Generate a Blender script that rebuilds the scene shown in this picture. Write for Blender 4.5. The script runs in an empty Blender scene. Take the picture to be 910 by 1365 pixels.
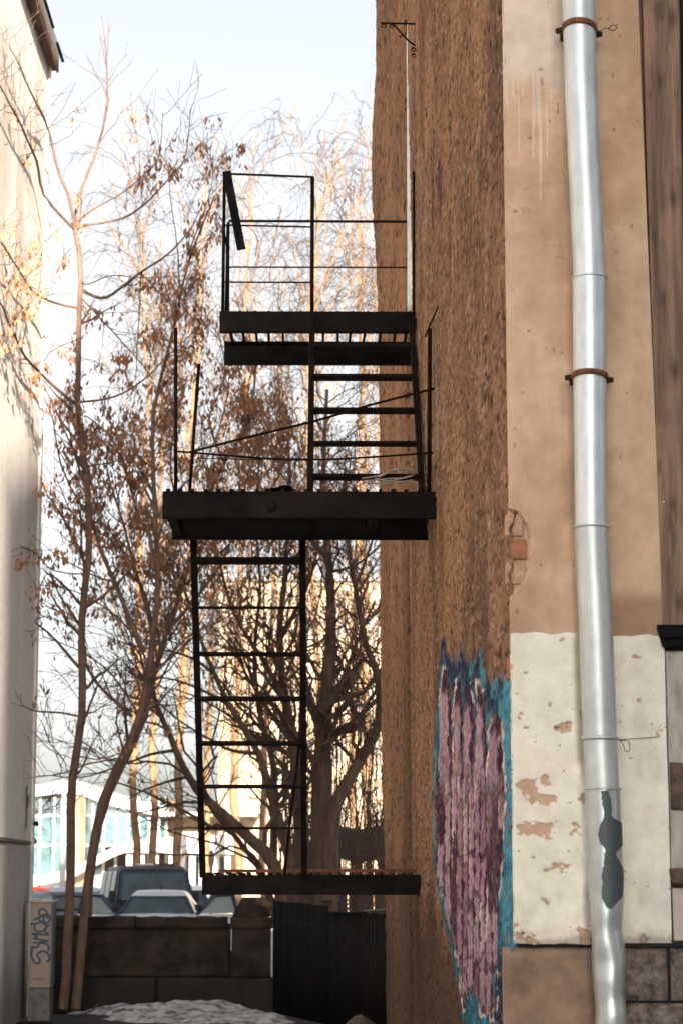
import bpy, math, random
import numpy as np
from mathutils import Vector

random.seed(7)
rng = np.random.default_rng(11)
S = bpy.context.scene
COL = S.collection

# ------------------------------------------------------------------ camera
EYE = 1.6
PITCH = math.atan(497.5 / 3000.0)
YAW = 30.0 / (3000.0 / math.cos(PITCH))
cam_d = bpy.data.cameras.new('camera')
cam = bpy.data.objects.new('camera', cam_d)
COL.objects.link(cam)
cam.location = (0, 0, EYE)
cam.rotation_euler = (math.pi / 2 + PITCH, 0, -YAW)
cam_d.sensor_fit = 'VERTICAL'
cam_d.sensor_height = 36.0
cam_d.lens = 3000.0 / 1365.0 * 36.0
cam_d.clip_start = 0.1
cam_d.clip_end = 3000
cam_d.dof.use_dof = True
cam_d.dof.focus_distance = 11.5
cam_d.dof.aperture_fstop = 7.0
S.camera = cam

# ------------------------------------------------------------------ sky, sun, exposure
SUN_EL = math.radians(15.0)
SUN_K = 0.18                      # sideways drift of the light per metre of depth
W = bpy.data.worlds.new('World')
S.world = W
W.use_nodes = True
wn = W.node_tree
bgn = wn.nodes['Background']
sky = wn.nodes.new('ShaderNodeTexSky')
sky.sky_type = 'NISHITA'
sky.sun_disc = False
sky.sun_elevation = SUN_EL
sky.sun_rotation = math.pi - math.atan(SUN_K)
sky.air_density = 1.0
sky.dust_density = 2.9
sky.ozone_density = 1.0
hsv = wn.nodes.new('ShaderNodeHueSaturation')      # hazy winter sky: paler than clear air
hsv.inputs['Saturation'].default_value = 0.22
wn.links.new(sky.outputs[0], hsv.inputs['Color'])
wn.links.new(hsv.outputs[0], bgn.inputs[0])
bgn.inputs[1].default_value = 0.05
sun_d = bpy.data.lights.new('sun', 'SUN')
sun = bpy.data.objects.new('sun', sun_d)
COL.objects.link(sun)
sun_d.energy = 5.0
sun_d.angle = math.radians(0.5)
sun_d.color = (1.0, 0.87, 0.72)
ldir = Vector((-SUN_K, 1.0, -math.tan(SUN_EL) * math.hypot(1, SUN_K))).normalized()
sun.rotation_euler = ldir.to_track_quat('-Z', 'Y').to_euler()
S.view_settings.view_transform = 'Standard'
S.view_settings.look = 'None'
S.view_settings.gamma = 1.0
S.view_settings.use_curve_mapping = False
S.view_settings.exposure = 2.42

# ------------------------------------------------------------------ survey helpers (photo measurements -> places)
_cf = np.array([math.sin(YAW) * math.cos(PITCH), math.cos(YAW) * math.cos(PITCH), math.sin(PITCH)])
_cr = np.array([math.cos(YAW), -math.sin(YAW), 0.0])
_cu = np.cross(_cr, _cf)
def ray(px, py):
    return _cf + _cr * ((px - 455.0) / 3000.0) + _cu * ((682.5 - py) / 3000.0)
def at(px, py, Y):
    d = ray(px, py); t = Y / d[1]
    return np.array([0, 0, EYE]) + d * t
def onx(px, py, X):
    d = ray(px, py); t = X / d[0]
    return np.array([0, 0, EYE]) + d * t
def project(P):
    P = np.asarray(P, float) - np.array([0, 0, EYE])
    z = P @ _cf
    return 455 + 3000 * (P @ _cr) / z, 682.5 - 3000 * (P @ _cu) / z

# ------------------------------------------------------------------ numpy noise
def _hash(ix, iy, seed):
    h = (ix.astype(np.int64) * 374761393 + iy.astype(np.int64) * 668265263 + seed * 1274126177) & 0xFFFFFFFF
    h = ((h ^ (h >> 13)) * 1274126177) & 0xFFFFFFFF
    h = h ^ (h >> 16)
    return (h & 0xFFFF) / 65535.0
def vnoise(x, y, seed=0):
    x = np.asarray(x, float); y = np.asarray(y, float)
    ix = np.floor(x); iy = np.floor(y)
    fx = x - ix; fy = y - iy
    fx = fx * fx * (3 - 2 * fx); fy = fy * fy * (3 - 2 * fy)
    a = _hash(ix, iy, seed); b = _hash(ix + 1, iy, seed)
    c = _hash(ix, iy + 1, seed); d = _hash(ix + 1, iy + 1, seed)
    return (a * (1 - fx) + b * fx) * (1 - fy) + (c * (1 - fx) + d * fx) * fy
def fbm(x, y, seed=0, oct=4):
    s = 0; a = 0.5; t = 0
    for i in range(oct):
        s = s + a * vnoise(x * 2 ** i, y * 2 ** i, seed + i * 17); t += a; a *= 0.5
    return s / t
def sstep(a, b, x):
    t = np.clip((x - a) / (b - a), 0, 1)
    return t * t * (3 - 2 * t)
def lin(r, g, b):
    f = lambda c: (c / 255 / 12.92) if c / 255 <= 0.04045 else ((c / 255 + 0.055) / 1.055) ** 2.4
    return np.array([f(r), f(g), f(b)])

# ------------------------------------------------------------------ materials
MATS = {}
def mat(name, c1, c2=None, rough=0.8, metal=0.0, scale=6.0, stretch=(1, 1, 1), bump=0.0, bscale=None, bdist=0.01,
        attr=None, attr_mix=0.0, spec=0.5, lo=0.35, hi=0.65, trans=0.0, detail=6, emit=None):
    m = bpy.data.materials.new(name); m.use_nodes = True
    nt = m.node_tree; N = nt.nodes; L = nt.links
    p = N['Principled BSDF']
    p.inputs['Roughness'].default_value = rough
    p.inputs['Metallic'].default_value = metal
    p.inputs['Specular IOR Level'].default_value = spec
    if trans: p.inputs['Transmission Weight'].default_value = trans
    tc = N.new('ShaderNodeTexCoord'); mp = N.new('ShaderNodeMapping')
    mp.inputs['Scale'].default_value = stretch
    L.new(tc.outputs['Object'], mp.inputs[0])
    if c2 is None: c2 = tuple(x * 0.75 for x in c1)
    nz = N.new('ShaderNodeTexNoise'); nz.inputs['Scale'].default_value = scale; nz.inputs['Detail'].default_value = detail
    nz.inputs['Roughness'].default_value = 0.65
    L.new(mp.outputs[0], nz.inputs['Vector'])
    rp = N.new('ShaderNodeValToRGB')
    rp.color_ramp.elements[0].position = lo; rp.color_ramp.elements[1].position = hi
    rp.color_ramp.elements[0].color = (*c2, 1); rp.color_ramp.elements[1].color = (*c1, 1)
    L.new(nz.outputs['Fac'], rp.inputs[0])
    out = rp.outputs[0]
    if attr:
        a = N.new('ShaderNodeAttribute'); a.attribute_name = attr
        # the ramp runs about 1 and multiplies the painted / plastered colour
        mx = N.new('ShaderNodeMix'); mx.data_type = 'RGBA'; mx.blend_type = 'MULTIPLY'
        mx.inputs[0].default_value = 1.0
        L.new(a.outputs['Color'], mx.inputs[6]); L.new(out, mx.inputs[7])
        out = mx.outputs[2]
    L.new(out, p.inputs['Base Color'])
    if bump:
        bz = N.new('ShaderNodeTexNoise'); bz.inputs['Scale'].default_value = bscale or scale * 3; bz.inputs['Detail'].default_value = 5
        L.new(mp.outputs[0], bz.inputs['Vector'])
        b = N.new('ShaderNodeBump'); b.inputs['Strength'].default_value = bump; b.inputs['Distance'].default_value = bdist
        L.new(bz.outputs['Fac'], b.inputs['Height']); L.new(b.outputs[0], p.inputs['Normal'])
    if emit:
        p.inputs['Emission Color'].default_value = (*emit[:3], 1); p.inputs['Emission Strength'].default_value = emit[3]
    MATS[name] = m
    return m

M_roughcast = mat('roughcast', (1.18, 1.15, 1.12), (0.60, 0.58, 0.56), 0.95, scale=30, stretch=(1, .35, 1), attr='Col', bump=0.5, bscale=70, bdist=0.008, lo=.3, hi=.7, spec=.15)
M_plaster = mat('plaster', (1.06, 1.05, 1.04), (0.86, 0.84, 0.82), 0.9, scale=9, attr='Col', bump=0.25, bscale=55, bdist=0.004, spec=.25)
M_cream = mat('cream_paint', (1.05, 1.05, 1.04), (0.88, 0.88, 0.86), 0.75, scale=14, attr='Col', bump=0.2, bscale=70, bdist=0.003, spec=.35)
M_leftwall = mat('pale_stucco', (.74, .69, .63), (.64, .58, .52), 0.92, scale=1.6, stretch=(1, 1, .35), bump=.15, bscale=30, bdist=.006, spec=.2)
M_iron = mat('black_iron', (.0135, .0100, .0085), (.0024, .0027, .0030), 0.7, scale=5, bump=.12, bscale=40, bdist=.003, spec=.07)
M_rustiron = mat('rusty_iron', (.05, .02, .011), (.010, .007, .006), 0.8, scale=14, bump=.2, bscale=50, bdist=.003, spec=.15)
M_rust = mat('orange_rust', (.22, .075, .028), (.07, .03, .016), .85, scale=40, bump=.3, bscale=90, bdist=.002)
M_zinc = mat('galvanised_zinc', (.66, .72, .76), (.50, .56, .60), 0.44, metal=0.45, scale=16, stretch=(1, 1, .4), bump=.05, bscale=12, bdist=.003)
M_zincdull = mat('dull_zinc', (.56, .60, .61), (.42, .46, .47), 0.46, metal=0.5, scale=12, stretch=(1, 1, .5), bump=.12, bscale=9, bdist=.004)
M_spray = mat('grey_green_spray', (.055, .075, .078), (.04, .055, .06), .55, scale=20)
M_wood = mat('grained_wood', (1.15, 1.12, 1.1), (.7, .68, .66), .8, scale=6, stretch=(9, 9, .6), attr='Col', bump=.35, bscale=9, bdist=.003, spec=.2)
M_board = mat('weathered_board', (.19, .125, .09), (.05, .034, .027), .8, scale=4, stretch=(7, 7, .8), bump=.35, bscale=7, bdist=.004, detail=9, lo=.3, hi=.72)
M_dark = mat('dark_gap', (.012, .011, .011), None, .9)
M_palewood = mat('flaking_pale_paint', (.42, .40, .35), (.24, .20, .16), .75, scale=7, stretch=(4, 4, .8), bump=.3, bscale=20, bdist=.003, lo=.3, hi=.6)
M_stone = mat('plinth_stone', (.21, .165, .135), (.05, .04, .036), .92, scale=26, bump=.7, bscale=34, bdist=.012, lo=.35, hi=.62)
M_brown_plinth = mat('brown_render', (.30, .20, .135), (.15, .10, .07), .92, scale=5, bump=.4, bscale=18, bdist=.01)
M_rustbrown = mat('brown_rust', (.15, .085, .058), (.055, .035, .027), .85, scale=30, bump=.4, bscale=60, bdist=.003)
M_hazepane = mat('hazed_pane', (.27, .22, .17), (.2, .165, .13), .2, scale=2)  # distant window panes, colour paled to look hazy
M_brick = mat('orange_brick', (.40, .165, .075), (.22, .09, .05), .9, scale=25, bump=.4, bscale=60, bdist=.004)
M_brickpale = mat('mortared_brick', (.50, .31, .22), (.33, .18, .12), .9, scale=22, bump=.4, bscale=50, bdist=.005)
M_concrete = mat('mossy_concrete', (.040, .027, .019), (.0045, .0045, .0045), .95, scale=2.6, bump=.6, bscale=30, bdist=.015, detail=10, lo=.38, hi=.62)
M_footshade = mat('shaded_concrete', (.017, .014, .012), (.006, .006, .006), .9, scale=3, bump=.5, bscale=25, bdist=.012)  # footing concrete, its colour darkened for the weak light near the ground
M_crumple = mat('crumpled_zinc', (.50, .54, .55), (.38, .42, .43), 0.36, metal=0.55, scale=12)
M_sheet = mat('dark_painted_sheet', (.0075, .0072, .0072), (.004, .0042, .0045), .75, scale=3, bump=.1, spec=.1)
M_cab = mat('beige_cabinet', (.30, .235, .185), (.24, .19, .15), .6, scale=4)
M_cabside = mat('teal_cabinet_side', (.10, .14, .15), (.07, .10, .105), .6, scale=4)
M_cabbase = mat('cabinet_plinth', (.17, .16, .145), (.09, .085, .078), .9, scale=12, bump=.3)
M_tag = mat('navy_marker', (.008, .035, .085), (.006, .025, .06), .5, scale=20)
M_soil = mat('wet_soil', (.03, .024, .02), (.009, .008, .007), .95, scale=2.5, bump=.8, bscale=14, bdist=.04)
M_lot = mat('slushy_asphalt', (.46, .43, .39), (.25, .235, .22), .8, scale=.5, bump=.2, bscale=5, bdist=.02)
M_snow = mat('old_snow', (.58, .58, .59), (.07, .065, .06), .75, scale=6, bump=.9, bscale=40, bdist=.02, lo=.36, hi=.58, detail=10)
M_bark = mat('brown_bark', (.155, .092, .062), (.07, .043, .032), .92, scale=14, stretch=(1, 1, .3), bump=.5, bscale=30, bdist=.008)
M_bark2 = mat('dark_bark', (.15, .092, .064), (.06, .038, .028), .95, scale=9, stretch=(1, 1, .25), bump=.6, bscale=22, bdist=.012)
M_twig = mat('twig', (.135, .080, .056), (.06, .038, .029), .9, scale=5)
M_birch = mat('birch_bark', (.20, .112, .052), (.07, .044, .03), .85, scale=3.2, stretch=(1, 1, 2.2), lo=.3, hi=.5)
M_birchtwig = mat('birch_twig', (.085, .064, .052), (.05, .042, .042), .85, scale=1.2)
M_leaf = mat('dry_keys', (.36, .175, .080), (.16, .070, .036), .8, scale=11, lo=.25, hi=.7)
M_white = mat('white_trim', (.46, .445, .42), (.40, .38, .36), .6, scale=3)
M_glass = mat('teal_glass', (.07, .19, .20), (.02, .045, .055), .08, scale=.55, lo=.4, hi=.6, spec=.7)
M_darkglass = mat('dark_glass', (.05, .075, .082), (.018, .028, .032), .10, scale=1.4, spec=.7)
M_yellow = mat('pale_yellow_render', (.42, .315, .215), (.36, .265, .18), .9, scale=.8)
M_tin = mat('grey_tin', (.20, .20, .21), (.12, .12, .12), .6, scale=2)
M_brownstone = mat('brown_masonry', (.24, .15, .1), (.15, .1, .07), .9, scale=2)
M_rubber = mat('tyre_rubber', (.015, .015, .016), None, .8)
M_tarp = mat('dark_tarpaulin', (.035, .04, .046), (.015, .018, .021), .8, scale=2.5, bump=.4, bscale=3, bdist=.05)
M_wire = mat('pale_cable', (.32, .28, .25), (.2, .17, .15), .6, scale=9)
def paint(name, c, metal=.3, rough=.3, spec=.4): return mat(name, c, tuple(x * .86 for x in c), rough, metal=metal, scale=3, spec=spec)

# ------------------------------------------------------------------ object helpers
def props(o, label=None, cat=None, group=None, kind=None):
    if label: o['label'] = label
    if cat: o['category'] = cat
    if group: o['group'] = group
    if kind: o['kind'] = kind
    return o
def thing(name, loc, label, cat, group=None):
    o = bpy.data.objects.new(name, None); COL.objects.link(o)
    o.location = loc; o.empty_display_size = .2
    return props(o, label, cat, group)
def base_of(parent):
    q = parent
    while q.parent: q = q.parent
    return np.array(q.location)
def mesh_np(name, V, F, m, parent=None, smooth=False, col=None, loc=None):
    """V (n,3) world points; F list/array of quads or tris. Origin at the thing's base."""
    V = np.asarray(V, float)
    org = base_of(parent) if parent is not None else (np.array(loc, float) if loc is not None else np.zeros(3))
    me = bpy.data.meshes.new(name)
    if isinstance(F, np.ndarray):
        k = F.shape[1]; nf = len(F)
        me.vertices.add(len(V)); me.vertices.foreach_set('co', (V - org).astype(np.float32).ravel())
        me.loops.add(nf * k); me.loops.foreach_set('vertex_index', F.astype(np.int32).ravel())
        me.polygons.add(nf); me.polygons.foreach_set('loop_start', np.arange(0, nf * k, k, dtype=np.int32))
        me.polygons.foreach_set('loop_total', np.full(nf, k, dtype=np.int32))
        me.update(calc_edges=True)
    else:
        me.from_pydata([tuple(v) for v in (V - org)], [], [tuple(f) for f in F])
    me.materials.append(m)
    if smooth: me.polygons.foreach_set('use_smooth', np.ones(len(me.polygons), dtype=bool))
    if col is not None:
        ca = me.color_attributes.new('Col', 'FLOAT_COLOR', 'POINT')
        c4 = np.ones((len(V), 4), np.float32); c4[:, :3] = col
        ca.data.foreach_set('color', c4.ravel())
    me.validate(); me.update()
    o = bpy.data.objects.new(name, me); COL.objects.link(o)
    if parent is not None: o.parent = parent
    elif loc is not None: o.location = loc
    return o
BOXF = [(0, 3, 2, 1), (4, 5, 6, 7), (0, 1, 5, 4), (1, 2, 6, 5), (2, 3, 7, 6), (3, 0, 4, 7)]
def boxv(x0, x1, y0, y1, z0, z1):
    return [(x0, y0, z0), (x1, y0, z0), (x1, y1, z0), (x0, y1, z0), (x0, y0, z1), (x1, y0, z1), (x1, y1, z1), (x0, y1, z1)]
def bevel(o, w=.004, seg=1):
    b = o.modifiers.new('bevel', 'BEVEL'); b.width = w; b.segments = seg; b.limit_method = 'ANGLE'
    return o
def box(name, x0, x1, y0, y1, z0, z1, m, parent=None, bev=0, **k):
    o = mesh_np(name, boxv(x0, x1, y0, y1, z0, z1), BOXF, m, parent, **k)
    if bev: bevel(o, bev)
    return o
def barv(p, q, w, h, side=(1, 0, 0)):
    p = np.array(p, float); q = np.array(q, float)
    d = (q - p) / np.linalg.norm(q - p)
    s = np.array(side, float); s = s - d * (s @ d)
    if np.linalg.norm(s) < 1e-4: s = np.cross(d, (0, 0, 1))
    s /= np.linalg.norm(s); u = np.cross(d, s)
    out = []
    for c in (p, q):
        for a, b in ((-1, -1), (1, -1), (1, 1), (-1, 1)):
            out.append(c + s * w / 2 * a + u * h / 2 * b)
    return out
def bar(name, p, q, w, h, m, parent=None, side=(1, 0, 0), bev=0, **k):
    o = mesh_np(name, barv(p, q, w, h, side), BOXF, m, parent, **k)
    if bev: bevel(o, bev)
    return o
def tubes(paths, radii, k=5, cap=False):
    """paths (N,n,3), radii (N,n) -> V, F arrays of quads."""
    paths = np.asarray(paths, float); radii = np.asarray(radii, float)
    N, n, _ = paths.shape
    T = np.gradient(paths, axis=1); T /= np.linalg.norm(T, axis=2, keepdims=True) + 1e-9
    ref = np.zeros_like(T); ov = paths[:, -1] - paths[:, 0]; ov /= np.linalg.norm(ov, axis=1, keepdims=True) + 1e-9
    r0 = np.where(np.abs(ov[:, 2:3]) < .8, np.array([[0, 0, 1.]]), np.array([[1., 0.1, 0]]))
    ref[:] = r0[:, None, :]
    A = np.cross(T, ref); A /= np.linalg.norm(A, axis=2, keepdims=True) + 1e-9
    B = np.cross(T, A)
    th = np.arange(k) * 2 * math.pi / k
    V = paths[:, :, None, :] + radii[:, :, None, None] * (np.cos(th)[None, None, :, None] * A[:, :, None, :] + np.sin(th)[None, None, :, None] * B[:, :, None, :])
    idx = np.arange(N * n * k).reshape(N, n, k)
    a = idx[:, :-1, :]; b = np.roll(idx, -1, axis=2)[:, :-1, :]; c = np.roll(idx, -1, axis=2)[:, 1:, :]; d = idx[:, 1:, :]
    F = np.stack([a, b, c, d], -1).reshape(-1, 4)
    return V.reshape(-1, 3), F
def tube(name, pts, r, m, parent=None, k=8, smooth=True, **kw):
    pts = np.array(pts, float)
    rr = np.full(len(pts), r) if np.isscalar(r) else np.array(r, float)
    V, F = tubes(pts[None], rr[None], k)
    n = len(pts)
    F = [tuple(f) for f in F] + [tuple(range(k - 1, -1, -1)), tuple(range((n - 1) * k, n * k))]
    return mesh_np(name, V, F, m, parent, smooth, **kw)
def merge(parts):
    V = []; F = []; o = 0
    for v, f in parts:
        V.append(np.asarray(v, float)); F.append(np.asarray(f) + o); o += len(v)
    return np.concatenate(V), np.concatenate(F)
def resample(pts, n):
    pts = np.array(pts, float)
    # smooth (Catmull-Rom) through the surveyed points
    P = np.vstack([2 * pts[0] - pts[1], pts, 2 * pts[-1] - pts[-2]])
    out = []
    for i in range(1, len(P) - 2):
        t = np.linspace(0, 1, 12, endpoint=False)[:, None]
        p0, p1, p2, p3 = P[i - 1], P[i], P[i + 1], P[i + 2]
        out.append(.5 * (2 * p1 + (p2 - p0) * t + (2 * p0 - 5 * p1 + 4 * p2 - p3) * t ** 2 + (-p0 + 3 * p1 - 3 * p2 + p3) * t ** 3))
    out = np.vstack(out + [pts[-1:]])
    s = np.r_[0, np.cumsum(np.linalg.norm(np.diff(out, axis=0), axis=1))]
    u = np.linspace(0, s[-1], n)
    return np.stack([np.interp(u, s, out[:, i]) for i in range(3)], 1)
def grid_faces(nr, nc):
    i = np.arange(nr * nc).reshape(nr, nc)
    return np.stack([i[:-1, :-1], i[:-1, 1:], i[1:, 1:], i[1:, :-1]], -1).reshape(-1, 4)

# ================================================================== GROUND
XW = 0.675          # side wall plane of the right-hand house
YF = 8.0            # its street-side face
YJ = 16.55          # joint between the two side walls
YE = 24.0           # far end of the side wall
XL = -3.6           # wall plane of the left-hand house
YLE = 28.6

# one large sheet, uneven near the yard
gx = np.r_[np.linspace(-900, -12, 10), np.linspace(-8, 8, 70), np.linspace(12, 900, 10)]
gy = np.r_[np.linspace(-300, 0, 8), np.linspace(2, 32, 120), np.linspace(40, 1500, 18)]
GX, GY = np.meshgrid(gx, gy)
GZ = np.where((np.abs(GX) < 9) & (GY > 1) & (GY < 32), (fbm(GX * 1.3, GY * 1.3, 3) - .5) * .10, 0) - .03
props(mesh_np('ground', np.stack([GX, GY, GZ], -1).reshape(-1, 3), grid_faces(*GX.shape), M_soil, smooth=True), kind='structure')
gx = np.linspace(-60, 45, 60); gy = np.linspace(31.2, 130, 60); GX, GY = np.meshgrid(gx, gy)
GZ = .03 + (fbm(GX * .4, GY * .4, 9) - .5) * .05
props(mesh_np('parking_lot', np.stack([GX, GY, GZ], -1).reshape(-1, 3), grid_faces(*GX.shape), M_lot, smooth=True), kind='structure')
# thawing snow lying along the concrete wall
gx = np.linspace(-3.3, .4, 120); gy = np.linspace(26.2, 29.7, 90); GX, GY = np.meshgrid(gx, gy)
h = .16 * fbm(GX * 1.7, GY * 1.7, 21) + .09 * fbm(GX * 6, GY * 6, 22, 5) + .06 * sstep(27.6, 29.4, GY) - .035
h -= .16 * sstep(.0, .9, GX - (-1.0) + (GY - 28.5) * .4) + .16 * sstep(1.0, .0, GX + 3.3 - .3 * (29.5 - GY)) + .12 * sstep(28.2, 26.6, GY)
props(mesh_np('snow', np.stack([GX, GY, h - .05], -1).reshape(-1, 3), grid_faces(*GX.shape), M_snow, smooth=True), kind='structure')

# ================================================================== RIGHT-HAND HOUSE
HT = 13.0
house = thing('old_house', (XW + 3, 12, 0), 'old brown roughcast house with drainpipe and pink graffiti on its blank side wall', 'house')

def graffiti(px, py, y, z):
    """painted colour and cover on the side wall, from a survey of the lobes (photo measure of the wall)."""
    n1 = fbm(y * 9, z * 14, 51); n2 = fbm(y * 3, z * 9, 57); n3 = fbm(y * 14, z * 5, 61)
    wob = (n1 - .5) * 7
    x = px + (n2 - .5) * 1.2
    lb = np.interp(py, [850, 900, 950, 1000, 1060, 1150, 1190, 1240, 1290, 1330, 1400], [586, 582, 579, 576.5, 574, 575.5, 583, 592, 603, 612, 617])
    tb = np.interp(px, [575, 581, 585, 590, 596, 601, 606, 611, 614, 618, 624, 632, 641, 644, 648, 656, 662, 669, 675, 690],
                   [935, 900, 852, 850, 872, 884, 882, 862, 864, 884, 880, 872, 868, 888, 905, 912, 902, 900, 906, 900])
    rb = np.interp(py, [850, 1300, 1400], [700, 700, 700])
    cover = sstep(-1.2, 1.2, x - lb) * sstep(-7, 7, py - tb + (n3 - .5) * 26)
    navy = np.array([.012, .030, .085]); teal = np.array([.020, .120, .200]); cyan = np.array([.075, .31, .46])
    mauve = np.array([.33, .20, .31]); pink = np.array([.52, .37, .49]); purple = np.array([.045, .016, .045]); white = np.array([.66, .62, .63])
    t = sstep(18, 62, py - tb + (n1 - .5) * 36)[..., None]
    c = navy * (1 - t) + teal * t
    tc = (sstep(.48, .68, n2 + .25 * sstep(664, 676, x) * sstep(930, 1010, py)))[..., None]
    c = c * (1 - tc) + cyan * tc
    lownavy = (sstep(1240, 1300, py + (n2 - .5) * 70) * sstep(655, 662, x))[..., None]
    c = c * (1 - lownavy) + navy * 1.2 * lownavy
    # finger-like lobes: top, bottom, control rows (y, left, right)
    lobes = [(894, 1345, [(894, 588, 593), (930, 584, 599), (1050, 584, 601), (1150, 587, 600), (1250, 603, 612), (1345, 615, 620)]),
             (910, 1325, [(910, 605, 610), (940, 601.5, 614), (1060, 601, 614), (1180, 600, 614), (1270, 611, 622), (1325, 625, 629)]),
             (915, 1352, [(915, 618, 624), (945, 615, 631.5), (1060, 615, 632), (1200, 615, 632), (1300, 629, 641), (1352, 642, 646)]),
             (912, 1358, [(912, 634, 638), (945, 633, 645.5), (1060, 632, 648), (1200, 633, 650), (1300, 642, 657), (1358, 653, 658)]),
             (947, 1255, [(947, 661, 665), (975, 650, 670), (1060, 648, 672), (1150, 650, 669), (1255, 652, 660)]),
             (1036, 1165, [(1036, 579, 582), (1070, 576, 588), (1130, 578, 590), (1165, 584, 590)]),
             (1150, 1345, [(1150, 648, 652), (1200, 648, 659), (1300, 655, 662), (1345, 657, 661)])]
    for li, (top, bot, rows) in enumerate(lobes):
        r = np.array(rows, float)
        l = np.interp(py, r[:, 0], r[:, 1]); rr = np.interp(py, r[:, 0], r[:, 2])
        cx = (l + rr) / 2; w = (rr - l) / 2
        e = (x + (n1 - .5) * 1.6 - cx) / w
        ins = (py > top - 2) & (py < bot)
        body = ins * sstep(1.05, .9, np.abs(e))
        halo = ((py > top - 6) & (py < bot + 4)) * (np.abs(e) < 1.0 + 1.6 / w) * sstep(.52, .60, vnoise(y * 2.1 + li * 7, z * 3.6, 77 + li)) * (1 - body)
        c = c * (1 - halo[..., None]) + white * halo[..., None]
        g = sstep(.35, .65, n2 * .6 + n3 * .4)[..., None]
        bc = mauve * (1 - g) + pink * g
        shade = np.maximum(sstep(.22, .46, e + (n1 - .5) * .8), sstep(40, 22, py - top + (n3 - .5) * 18))
        shade = np.maximum(shade, sstep(bot - 50, bot, py) * .8)
        low = sstep(1000, 1090, py)
        crack = sstep(.52, .62, fbm(y * 4.6, z * 5.2, 91 + li, 4)) * (.15 + .85 * low)
        joint = low * sstep(.80, .93, vnoise(y * 1.1, z * 15, 133)) * .8
        shade = np.maximum(np.maximum(shade, crack), joint)[..., None]
        bc = bc * (1 - shade) + purple * shade
        hl = (ins * low * sstep(.70, .76, fbm(y * 4.2 + 3, z * 4.1, 151 + li, 2)))[..., None]
        bc = bc * (1 - hl) + np.where(n3[..., None] > .5, white, cyan) * hl
        c = c * (1 - body[..., None]) + bc * body[..., None]
    # lower half: the letters break into narrow upright pieces, each with its own tone and dark joints
    lowm = sstep(1015, 1075, py + (n2 - .5) * 40) * (x > lb + 4) * (x < np.interp(py, [1000, 1150, 1260, 1360], [671, 668, 662, 657])) * (py < np.interp(px, [600, 618, 628, 645, 658], [1250, 1325, 1315, 1352, 1352]) + (n1 - .5) * 16)
    q = (x + (n1 - .5) * 1.6 + (n3 - .5) * 1.4) / 8.2; qi = np.floor(q); qf = q - qi
    hr = _hash(qi, qi * 0 + 5, 301)
    v = py / (58 + 40 * hr) + hr * 9 + (n2 - .5) * .5; vi = np.floor(v); vf = v - vi
    tn = _hash(qi, vi, 303); br = _hash(qi, vi, 307)
    pc = mauve[None, None] * (.55 + 1.0 * br[..., None])
    pc = np.where((tn > .62)[..., None], pink * (.7 + .5 * br[..., None]), pc)
    pc = np.where((tn < .17)[..., None], purple * 1.3, pc)
    pc = np.where(((tn > .17) & (tn < .215))[..., None], teal * 1.2, pc)
    edge_ = np.maximum(sstep(.66, .84, qf), np.maximum(sstep(.10, .03, vf), sstep(.93, .99, vf)) * .9)[..., None]
    pc = pc * (1 - edge_) + purple * edge_
    wl = ((qf < .17) * sstep(.62, .72, vnoise(y * 2.4 + 11, z * 3.4, 311)))[..., None]
    pc = pc * (1 - wl) + white * wl
    lowm = (lowm * .88)[..., None]
    c = c * (1 - lowm) + pc * lowm
    # bare specks where the coarse grain shows through
    bare = sstep(.63, .72, fbm(y * 12, z * 34, 171, 3))
    cover = cover * (1 - .75 * bare)
    return c, cover

# ---- near side wall, roughcast, displaced
pxs = np.linspace(690, 549, 250)
ys = XW * 3000.0 / (pxs - 425.0) * 1.0
ys = YF + (ys - ys[0]) / (ys[-1] - ys[0]) * (YJ - YF)
zs = np.arange(0.0, 9.0, .0125)
YY, ZZ = np.meshgrid(ys, zs)
disp = (fbm(YY * 7, ZZ * 15, 5, 3) - .5) * .011 + (fbm(YY * 22, ZZ * 44, 6, 2) - .5) * .016 + (fbm(YY * .5, ZZ * .5, 7, 2) - .5) * .030
pit = sstep(.62, .74, fbm(YY * 21 + 9, ZZ * 36, 8, 2))
disp -= pit * .010
XX = XW - disp
XX = np.maximum(XX, XW - .03)
XX += .02 * sstep(.35, .0, YY - YF) * vnoise(ZZ * 11, YY * 3, 13)      # broken arris
PX, PY = project(np.stack([np.full_like(YY, XW), YY, ZZ], -1))
tone = fbm(YY * .9, ZZ * .9, 31)
A = np.array([.300, .172, .104]); B = np.array([.215, .126, .080])
g = sstep(.32, .68, tone)[..., None]
wc = A * (1 - g) + B * g
patch = (sstep(.56, .74, fbm(YY * 2.0, ZZ * 1.1, 47, 4)) * .5)[..., None]
wc = wc * (1 - patch) + np.array([.085, .055, .040]) * patch
lite = (sstep(.60, .76, fbm(YY * 1.6 + 4, ZZ * 1.9, 48, 4)) * .45)[..., None]
wc = wc * (1 - lite) + np.array([.40, .265, .185]) * lite
for (yc_, z0_, z1_, sd_) in [(11.3, 4.55, 6.3, 1), (9.4, 4.2, 5.0, 2), (9.0, 3.2, 3.9, 3), (12.6, 5.6, 7.5, 4), (9.9, 2.55, 3.3, 5), (14.2, 2.2, 3.4, 6)]:   # weathered cracks and runs
    off_ = (fbm(ZZ * 2.2, ZZ * 0 + sd_, 49 + sd_, 3) - .5) * .5
    ck_ = sstep(.09, .02, np.abs(YY - yc_ - off_) / (.35 + .9 * fbm(YY * 3, ZZ * 9, 52, 2))) * sstep(z0_ - .1, z0_ + .15, ZZ) * sstep(z1_ + .1, z1_ - .2, ZZ) * .85
    wc = wc * (1 - ck_[..., None]) + np.array([.028, .020, .016]) * ck_[..., None]
    XX += .010 * ck_
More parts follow.
